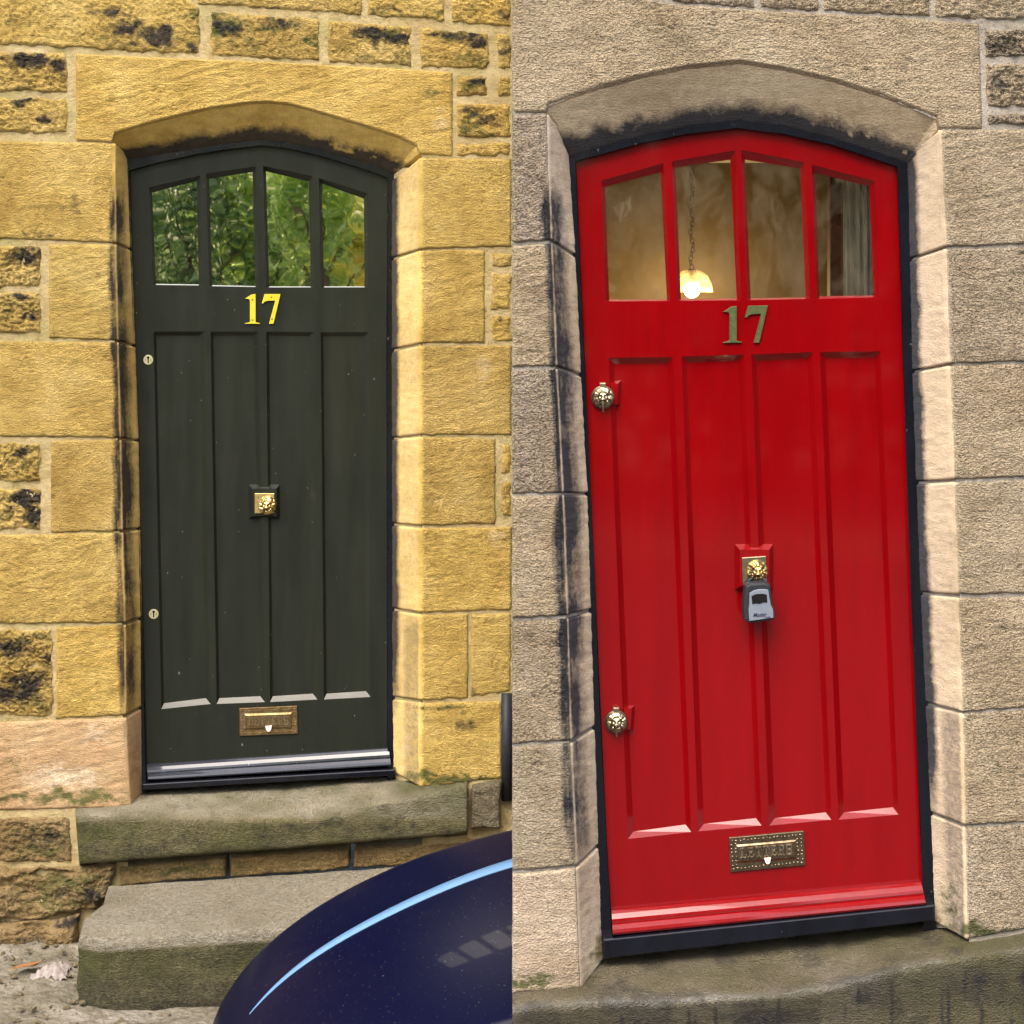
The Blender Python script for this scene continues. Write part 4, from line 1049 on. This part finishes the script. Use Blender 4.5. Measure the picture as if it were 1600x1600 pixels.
orr = [(iRL(y)-4, y) for y in ys]+[(888, 244), (945, 227), (1000, 212), (1075, 196), (1155, 187), (1225, 196), (1300, 214), (1360, 234), (1416, 252)]+[(iRR(y)+4, y) for y in ys[::-1]]
lr_, rr2 = spr['left'], spr['right']
irr = [(lr_(y)-0.8, y) for y in ys]+[(899, 252), (945, 239.5), (1000, 224), (1075, 209), (1153, 200), (1225, 209), (1300, 226), (1360, 246), (1402, 260)]+[(rr2(y)+0.8, y) for y in ys[::-1]]
door_frame(orr, irr, DRD-0.02, 'blue-black door frame and sill around the red door', [(942, 1468), (1460, 1414), (1461, 1439), (943, 1499)], DRD)

# ------------------------------------------------------------------ key safe hanging from the red door's knocker
ks = tag(empty('key_safe', P(1187, 971, DRD-0.03)), 'grey and black key safe hanging from the lion knocker', 'key safe')
dk = DRD-0.062
body = [(1165, 916), (1172, 911.5), (1196, 910), (1203.5, 914), (1206, 932), (1208, 946), (1211, 957), (1211, 966), (1206, 970), (1170, 974.5), (1163, 969), (1161.5, 950), (1163, 930)]
prism('body', [P(x, y, dk) for x, y in body], 0.04, M['safe_black'], ks, 0.006)
face = [(1171, 927), (1178, 922.5), (1187, 920.7), (1195, 920.8), (1200.5, 922), (1202.3, 934), (1204.5, 945), (1208, 952), (1208.8, 965.5), (1171, 970.5), (1169.8, 952), (1171, 945)]
fp = prism('front_plate', [P(x, y, dk-0.003) for x, y in face], 0.006, M['safe_grey'], ks, 0.0012)
win = [(1174.5, 931.5), (1181, 928.5), (1192, 927.8), (1198, 929.3), (1199, 941.5), (1193, 941), (1187, 943.3), (1181, 942.6), (1175.5, 944)]
prism('dial_window', [P(x, y, dk-0.0045) for x, y in win], 0.003, M['dark'], ks)
V, Fc = tube([P(1170, 914, dk+0.03), P(1170, 907, dk+0.034), P(1176, 903, dk+0.040), P(1190, 903, dk+0.040), P(1197, 907, dk+0.034), P(1197, 914, dk+0.03)], 0.004, 8)
mesh('shackle', V, Fc, M['safe_black'], ks, True)
def text(name, s, cx, cy, wpx, d, mat, parent, rot=0.0, shear=0.0):
    cu = bpy.data.curves.new(name, 'FONT'); cu.body = s; cu.size = 0.01; cu.extrude = 0.0002; cu.shear = shear
    cu.align_x = 'CENTER'; cu.align_y = 'CENTER'; cu.offset = 0.00012
    to = bpy.data.objects.new(name, cu); COL.objects.link(to)
    dg = bpy.context.evaluated_depsgraph_get(); dg.update()
    me = bpy.data.meshes.new_from_object(to.evaluated_get(dg))
    bpy.data.objects.remove(to); bpy.data.curves.remove(cu)
    n = len(me.vertices); co = np.zeros(n*3); me.vertices.foreach_get('co', co); co = co.reshape(-1, 3)
    k = wpx/F*d/(co[:, 0].max()-co[:, 0].min()); c = P(cx, cy, d)
    X = co[:, 0]*k; Z = co[:, 1]*k*1.25
    ca, sa = math.cos(rot), math.sin(rot)
    out = np.stack([c[0]+X*ca-Z*sa, np.full(n, c[1])-co[:, 2], c[2]+X*sa+Z*ca], 1)
    me.vertices.foreach_set('co', out.ravel()); me.update()
    o = bpy.data.objects.new(name, me); COL.objects.link(o); me.materials.clear(); me.materials.append(mat); setp(o, parent); return o
text('lettering', 'Master', 1187.0, 960.8, 21, dk-0.0036, M['ink'], fp, math.radians(4), 0.25)
text('lettering', 'Lock', 1199, 964.6, 8, dk-0.0036, M['ink'], fp, math.radians(4), 0.25)

# ------------------------------------------------------------------ rooms behind the panes
def room(name, x0, x1, y0, y1, z0, z1, mat, ceil):
    V = [(x0, y0, z0), (x1, y0, z0), (x1, y1, z0), (x0, y1, z0), (x0, y0, z1), (x1, y0, z1), (x1, y1, z1), (x0, y1, z1)]
    w = mesh(name, V, [(0, 1, 2, 3), (3, 2, 6, 7), (0, 3, 7, 4), (2, 1, 5, 6), (0, 4, 5, 1)][0:4], mat); tag(w, kind='structure')
    c = mesh('room_ceiling', V, [(4, 7, 6, 5)], ceil); tag(c, kind='structure')
room('hall_wall', -1.75, -0.25, DG+0.06, DG+1.6, 0.45, 2.9, M['hall_dark'], M['hall_dark'])
YR = DRD+0.9
room('room_wall', 0.18, 1.25, DRD+0.055, YR, 0.98, 2.59, M['room'], M['room_white'])
yl_ = DRD+0.66
lx, _, lz = P(1081, 453, yl_)
lamp = tag(empty('pendant_lamp', (lx, yl_, 2.585)), 'glowing bulb hanging on a chain behind the red door glass', 'lamp')
t = NT('glowing_bulb'); t.b.inputs['Emission Color'].default_value = (1.0, 0.72, 0.34, 1); t.b.inputs['Emission Strength'].default_value = 14; t.base((0.9, 0.8, 0.6)); M['bulb'] = t.m
bm = bmesh.new(); bmesh.ops.create_uvsphere(bm, u_segments=20, v_segments=14, radius=0.023)
for v in bm.verts: v.co = Vector((v.co.x+lx, v.co.y+yl_, (v.co.z*(1.15 if v.co.z > 0 else 1.0))+lz))
me = bpy.data.meshes.new('bulb'); bm.to_mesh(me); bm.free(); me.materials.append(M['bulb']); me.polygons.foreach_set('use_smooth', [True]*len(me.polygons))
o = bpy.data.objects.new('bulb', me); COL.objects.link(o); setp(o, lamp)
V, Fc = tube([(lx, yl_, lz+0.019), (lx, yl_, lz+0.06)], [0.013, 0.011], 12); mesh('lamp_holder', V, Fc, M['iron'], lamp, True)
rose = P(1072, 268, yl_)
zz_ = np.linspace(lz+0.06, 2.583, 26)
for k in range(25):
    c = Vector((lx-0.004*math.sin(k), yl_, (zz_[k]+zz_[k+1])/2)); hh = (zz_[k+1]-zz_[k])*0.62
    a = math.pi/2*(k % 2)+0.4
    pts = [c+Vector((math.cos(w)*0.006*math.cos(a), math.cos(w)*0.006*math.sin(a), math.sin(w)*hh)) for w in np.linspace(0, 2*math.pi, 13)[:-1]]
    V, Fc = tube(pts+[pts[0]], 0.0013, 6); mesh('chain_link', V, Fc, M['iron'], lamp, True)
V, Fc = tube([(lx, yl_, 2.588), (lx, yl_, 2.577), (lx, yl_, 2.567)], [0.045, 0.045, 0.012], 24); mesh('ceiling_rose', V, Fc, M['iron'], lamp)
# pale open shade under the holder
n = 28; V = []; Fc = []; pr = ((0.018, 0.058), (0.030, 0.053), (0.046, 0.040), (0.056, 0.020), (0.062, -0.006))
for i, (rr_, zo) in enumerate(pr):
    for k in range(n): V.append((lx+rr_*math.cos(2*math.pi*k/n), yl_+rr_*math.sin(2*math.pi*k/n), lz+zo))
for i in range(len(pr)-1):
    for k in range(n): Fc.append((i*n+k, (i+1)*n+k, (i+1)*n+(k+1) % n, i*n+(k+1) % n))
t = NT('frosted_lamp_shade'); tl = t.n('BsdfTranslucent'); tl.inputs['Color'].default_value = (0.9, 0.75, 0.5, 1); tr = t.n('BsdfTransparent'); ms = t.n('MixShader')
t.l(t.math('MULTIPLY', t.val(t.noise(60, 3), 0.2, 0.8), 0.28), ms.inputs[0]); t.l(tr.outputs[0], ms.inputs[1]); t.l(tl.outputs[0], ms.inputs[2]); t.l(ms.outputs[0], t.out.inputs['Surface'])
mesh('lamp_shade', V, Fc, t.m, lamp, True)
pl_ = bpy.data.lights.new('bulb_light', 'POINT'); pl_.energy = 5.0; pl_.color = (1, 0.70, 0.36); pl_.shadow_soft_size = 0.03
po = bpy.data.objects.new('bulb_light', pl_); COL.objects.link(po); po.location = (lx, yl_-0.0, lz-0.03); setp(po, lamp)
# curtain and wooden post
yc = DRD+0.17
cxs = np.linspace(P(1316, 300, yc)[0], P(1385, 300, yc)[0], 90); czs = np.linspace(2.587, 1.9, 24)
CXm, CZm = np.meshgrid(cxs, czs)
ph = (CXm-cxs[0])*300
CYm = yc+0.012*np.sin(ph+0.6*np.sin(CZm*4))+0.006*np.sin(ph*2.3+1)+0.004*fbm(CXm*30, CZm*3, 9)
o = grid('curtain', np.stack([CXm+0.012*(2.63-CZm), CYm, CZm], -1), M['curtain'], None, True); tag(o, 'pleated grey curtain behind the right pane of the red door', 'curtain')
a = P(1297, 300, yc)[0]; b = P(1315, 300, yc)[0]
o = box('wooden_post', (a, yc, 1.9), (b, yc+0.05, 2.588), M['wood_strip'], None, 0.003); tag(o, 'dark brown wooden upright beside the grey curtain', 'post')

# ------------------------------------------------------------------ car
car = tag(empty('parked_car', (-0.3, 5.3, -0.06)), 'glossy navy blue car nose with trim strip painted as sky reflection by the block step', 'car')
crest = [(329, 1606), (337, 1588), (364, 1536), (395, 1499), (430, 1468), (481, 1428), (532, 1398), (582, 1372), (633, 1350), (684, 1332), (734, 1316), (793, 1301), (860, 1286), (960, 1268)]
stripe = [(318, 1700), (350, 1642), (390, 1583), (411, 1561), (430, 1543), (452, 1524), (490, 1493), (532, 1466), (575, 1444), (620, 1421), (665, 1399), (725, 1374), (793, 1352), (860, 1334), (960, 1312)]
nt = 110
cr0 = poly_t(crest, 200); tt = np.linspace(0, 1, 200)
cfx = np.polyfit(tt, cr0[:, 0], 5); cfy = np.polyfit(tt, cr0[:, 1], 6)
tq = np.linspace(0, 1, nt)
C3 = PA(np.stack([np.polyval(cfx, tq), np.polyval(cfy, tq)], -1), 5.86)
ss = np.concatenate([np.linspace(-0.17, 0, 18), np.linspace(0, 0.86, 60)[1:]])
gs = np.where(ss < 0, 0.1*ss+7.5*ss**2, 0.1*ss+0.18*ss**2)
Vr = np.stack([C3+np.array([0.10*s_**2, -s_, -g_]) for s_, g_ in zip(ss, gs)], 0)
bk = Vr[:1]+np.array([0.0, 0.012, -0.30]); fk1 = Vr[-1:]+np.array([0.005, -0.010, -0.02]); fk2 = Vr[-1:]+np.array([0.02, -0.014, -0.30])
Vall = np.concatenate([bk, Vr, fk1, fk2], 0)
Vall[..., 2] = np.maximum(Vall[..., 2], -0.05)
grid('bonnet', Vall, M['car'], car, True)
front = Vall[:, :1]
Vn = np.concatenate([np.concatenate([front[..., :2], np.full(front[..., :1].shape, -0.055)], -1)+np.array([0.04, 0, 0]), front], 1)
grid('front_valance', Vn, M['car'], car, True)
# thin raised trim strip laid on the body, its pale blue a painted sky reflection
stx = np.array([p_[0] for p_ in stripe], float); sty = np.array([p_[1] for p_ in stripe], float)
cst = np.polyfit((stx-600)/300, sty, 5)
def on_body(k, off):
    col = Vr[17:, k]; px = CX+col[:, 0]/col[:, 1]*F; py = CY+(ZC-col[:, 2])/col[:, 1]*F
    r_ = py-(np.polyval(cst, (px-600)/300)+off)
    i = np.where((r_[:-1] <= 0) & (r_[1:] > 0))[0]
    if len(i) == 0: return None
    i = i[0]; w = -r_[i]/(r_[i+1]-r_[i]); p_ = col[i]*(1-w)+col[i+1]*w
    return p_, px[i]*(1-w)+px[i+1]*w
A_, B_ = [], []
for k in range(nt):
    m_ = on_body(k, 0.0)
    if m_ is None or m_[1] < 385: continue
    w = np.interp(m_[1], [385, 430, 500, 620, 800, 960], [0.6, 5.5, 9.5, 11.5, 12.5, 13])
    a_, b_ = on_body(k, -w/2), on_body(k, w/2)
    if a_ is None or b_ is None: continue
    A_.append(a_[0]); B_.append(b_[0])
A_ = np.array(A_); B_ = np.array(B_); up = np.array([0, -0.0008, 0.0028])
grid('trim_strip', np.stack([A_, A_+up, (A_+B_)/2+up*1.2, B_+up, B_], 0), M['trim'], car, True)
# wheel on the near side, under the wing
V = []; Fc = []; nW = 32
wx, wy, wz, wr = 0.0, 5.2, 0.04, 0.16
prof = [(0.04, 0.0), (0.08, 0.0), (0.10, 0.02), (0.10, 0.14), (0.08, 0.16)]
for rr_, yo in prof:
    for k in range(nW): V.append((wx+rr_*math.cos(2*math.pi*k/nW), wy+yo, wz+rr_*math.sin(2*math.pi*k/nW)))
for i in range(len(prof)-1):
    for k in range(nW): Fc.append((i*nW+k, i*nW+(k+1) % nW, (i+1)*nW+(k+1) % nW, (i+1)*nW+k))
Fc.append(tuple(range(nW)))
mesh('wheel', V, Fc, M['rubber'], car, True)

# ------------------------------------------------------------------ litter by the wall
lz0 = -0.045
c = P(41, 1520, 6.32); pts = []
for k, (a, b) in enumerate([(-.045, -.01), (-.02, .012), (.01, .016), (.05, .008), (.03, -.008), (0, -.014)]):
    pts.append((c[0]+a, c[1]+b*2, -0.035+0.02*abs(a)*10+0.004*k))
V = pts+[(p[0], p[1], p[2]-0.003) for p in pts]
o = mesh('fallen_leaf', V, [tuple(range(6)), tuple(range(11, 5, -1))]+[(k, 6+k, 6+(k+1) % 6, (k+1) % 6) for k in range(6)], M['dry_leaf']); tag(o, 'brown dry leaf on the ground at the wall foot', 'leaf')
c = np.array(P(82, 1512, 6.33)); g1, g2 = np.meshgrid(np.linspace(-1, 1, 18), np.linspace(-1, 1, 14))
rad = 1+0.35*fbm(g1*2, g2*2, 51, 3)
Vp = np.stack([c[0]+g1*0.055*rad, c[1]-g2*0.06*rad, -0.045+0.03*np.abs(fbm(g1*4, g2*4, 52, 4, 0.7))+0.008*(1-g1**2)*(1-g2**2)-0.008*(g1**2+g2**2)], -1)
o = grid('litter_scrap', Vp, M['litter'], None, True); tag(o, 'crumpled pale litter scrap beside the block step', 'litter')

# ------------------------------------------------------------------ garden opposite, seen in the green door's panes
def plant(name, label, cat, x, y, h, rx, ry, zc, rz, nleaf, ls, mat, trunk_r, seed, long=1.6, droop=0.2, group='garden trees mirrored in the panes'):
    rg = np.random.default_rng(seed)
    root = tag(empty(name, (x, y, -0.06)), label, cat)
    pts = [(x+0.08*math.sin(k*1.3+seed), y+0.06*math.cos(k*1.7), -0.1+k*(zc-0.0)/6) for k in range(7)]
    V, Fc = tube(pts, [trunk_r*(1-0.09*k) for k in range(7)], 10)
    V = [tuple(v) for v in V]; Fc = list(Fc)
    for b in range(9):
        p0 = Vector(pts[3+b % 4]); an = b*2.4+seed
        p2 = p0+Vector((math.cos(an)*rx*0.75, math.sin(an)*ry*0.75, rz*(0.25+0.08*b)))
        v2, f2 = tube([p0, (p0+p2)/2+Vector((0, 0, 0.15)), p2], [trunk_r*0.4, trunk_r*0.25, trunk_r*0.08], 6)
        n0 = len(V); V += [tuple(v) for v in v2]; Fc += [tuple(n0+i for i in f) for f in f2]
    mesh('trunk', V, Fc, M['bark'], root, True)
    ncl = 46
    dirs = rg.normal(size=(ncl, 3)); dirs /= np.linalg.norm(dirs, axis=1, keepdims=True)
    cl = dirs*rg.uniform(0.35, 1.0, (ncl, 1))*np.array([rx, ry, rz])+np.array([x, y, zc])
    ci = rg.integers(0, ncl, nleaf)
    p = cl[ci]+rg.normal(size=(nleaf, 3))*np.array([rx, ry, rz])*0.17
    a = rg.normal(size=(nleaf, 3)); a[:, 2] -= droop; a /= np.linalg.norm(a, axis=1, keepdims=True)
    nn = rg.normal(size=(nleaf, 3)); nn[:, 2] += 0.8
    b = np.cross(a, nn); b /= np.linalg.norm(b, axis=1, keepdims=True)
    s = (ls*rg.uniform(0.6, 1.3, nleaf))[:, None]
    up_ = np.cross(b, a)*0.18
    quad = np.stack([p-a*s*long/2, p+b*s/2+up_*s, p+a*s*long/2, p-b*s/2+up_*s], 1).reshape(-1, 3)
    f = np.arange(nleaf*4).reshape(-1, 4)
    mesh('crown', quad, f, mat, root)
    return root
plant('laurel_bush', 'dark glossy laurel bush opposite, mirrored in the leftmost pane of the green door', 'bush', -3.65, -8.0, 4, 1.1, 0.30, 2.4, 1.8, 11000, 0.05, M['leaf_a'], 0.07, 1)
plant('leafy_tree', 'fresh green leafy tree opposite, mirrored in the middle panes of the green door', 'tree', -2.75, -8.3, 5, 1.0, 0.30, 2.8, 2.0, 11000, 0.048, M['leaf_b'], 0.10, 2)
plant('fine_leaved_tree', 'red-trunked olive-green tree opposite, mirrored in the third pane of the green door', 'tree', -2.12, -7.6, 5, 0.7, 0.3, 3.3, 1.5, 6500, 0.038, M['leaf_b'], 0.09, 3, 2.6, 0.8)
plant('hedge_tree', 'yellow-green drooping tree opposite, mirrored in the rightmost pane of the green door', 'tree', -1.45, -8.4, 5, 0.9, 0.30, 2.6, 2.1, 12000, 0.036, M['leaf_c'], 0.06, 4, 3.2, 1.4)

rg = np.random.default_rng(77); nl = 16000
p = np.stack([np.where(rg.random(nl) < 0.65, rg.uniform(-0.7, 13, nl), rg.uniform(-12, -4.8, nl)), rg.normal(-11.5, 0.9, nl), rg.uniform(0, 1, nl)**0.8*6.5], 1)
p[:, 2] *= 0.8+0.2*np.sin(p[:, 0]*1.7)
a = rg.normal(size=(nl, 3)); a /= np.linalg.norm(a, axis=1, keepdims=True); nn = rg.normal(size=(nl, 3)); b = np.cross(a, nn); b /= np.linalg.norm(b, axis=1, keepdims=True)
sz = rg.uniform(0.12, 0.3, (nl, 1))
quad = np.stack([p-a*sz, p+b*sz*0.55, p+a*sz, p-b*sz*0.55], 1).reshape(-1, 3)
o = mesh('woodland', quad, np.arange(nl*4).reshape(-1, 4), M['leaf_d']); tag(o, 'dim green woodland edge across the lane', 'woodland', kind='stuff')

# loose stones and grit at the wall foot
rg = np.random.default_rng(31); V = []; Fc = []
ico = bmesh.new(); bmesh.ops.create_icosphere(ico, subdivisions=1, radius=1.0)
iv = np.array([v.co[:] for v in ico.verts]); iff = [[v.index for v in f.verts] for f in ico.faces]; ico.free()
for k in range(900):
    x = rg.uniform(-2.1, -0.7); y = rg.uniform(5.55, 6.62)
    if x > -1.36 and y > 6.0: continue
    sz = 0.003+0.012*rg.random()**4
    vv = iv*(1+0.25*rg.normal(size=iv.shape))*np.array([1, 1, 0.6])*sz+np.array([x, y, -0.055+0.3*sz])
    n0 = len(V); V += vv.tolist(); Fc += [[n0+i for i in f] for f in iff]
o = mesh('gravel', V, Fc, M['step'], None, False); tag(o, 'loose grit and small stones at the wall foot', 'gravel', kind='stuff')
# black tube added to stand for the dark gap in the corner
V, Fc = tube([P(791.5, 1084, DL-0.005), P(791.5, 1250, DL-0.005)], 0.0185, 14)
o = mesh('dark_gap_tube', V, Fc, M['safe_black'], None, True); tag(o, 'short black tube standing in for the dark gap in the corner right of the green door', 'dark_gap_tube')
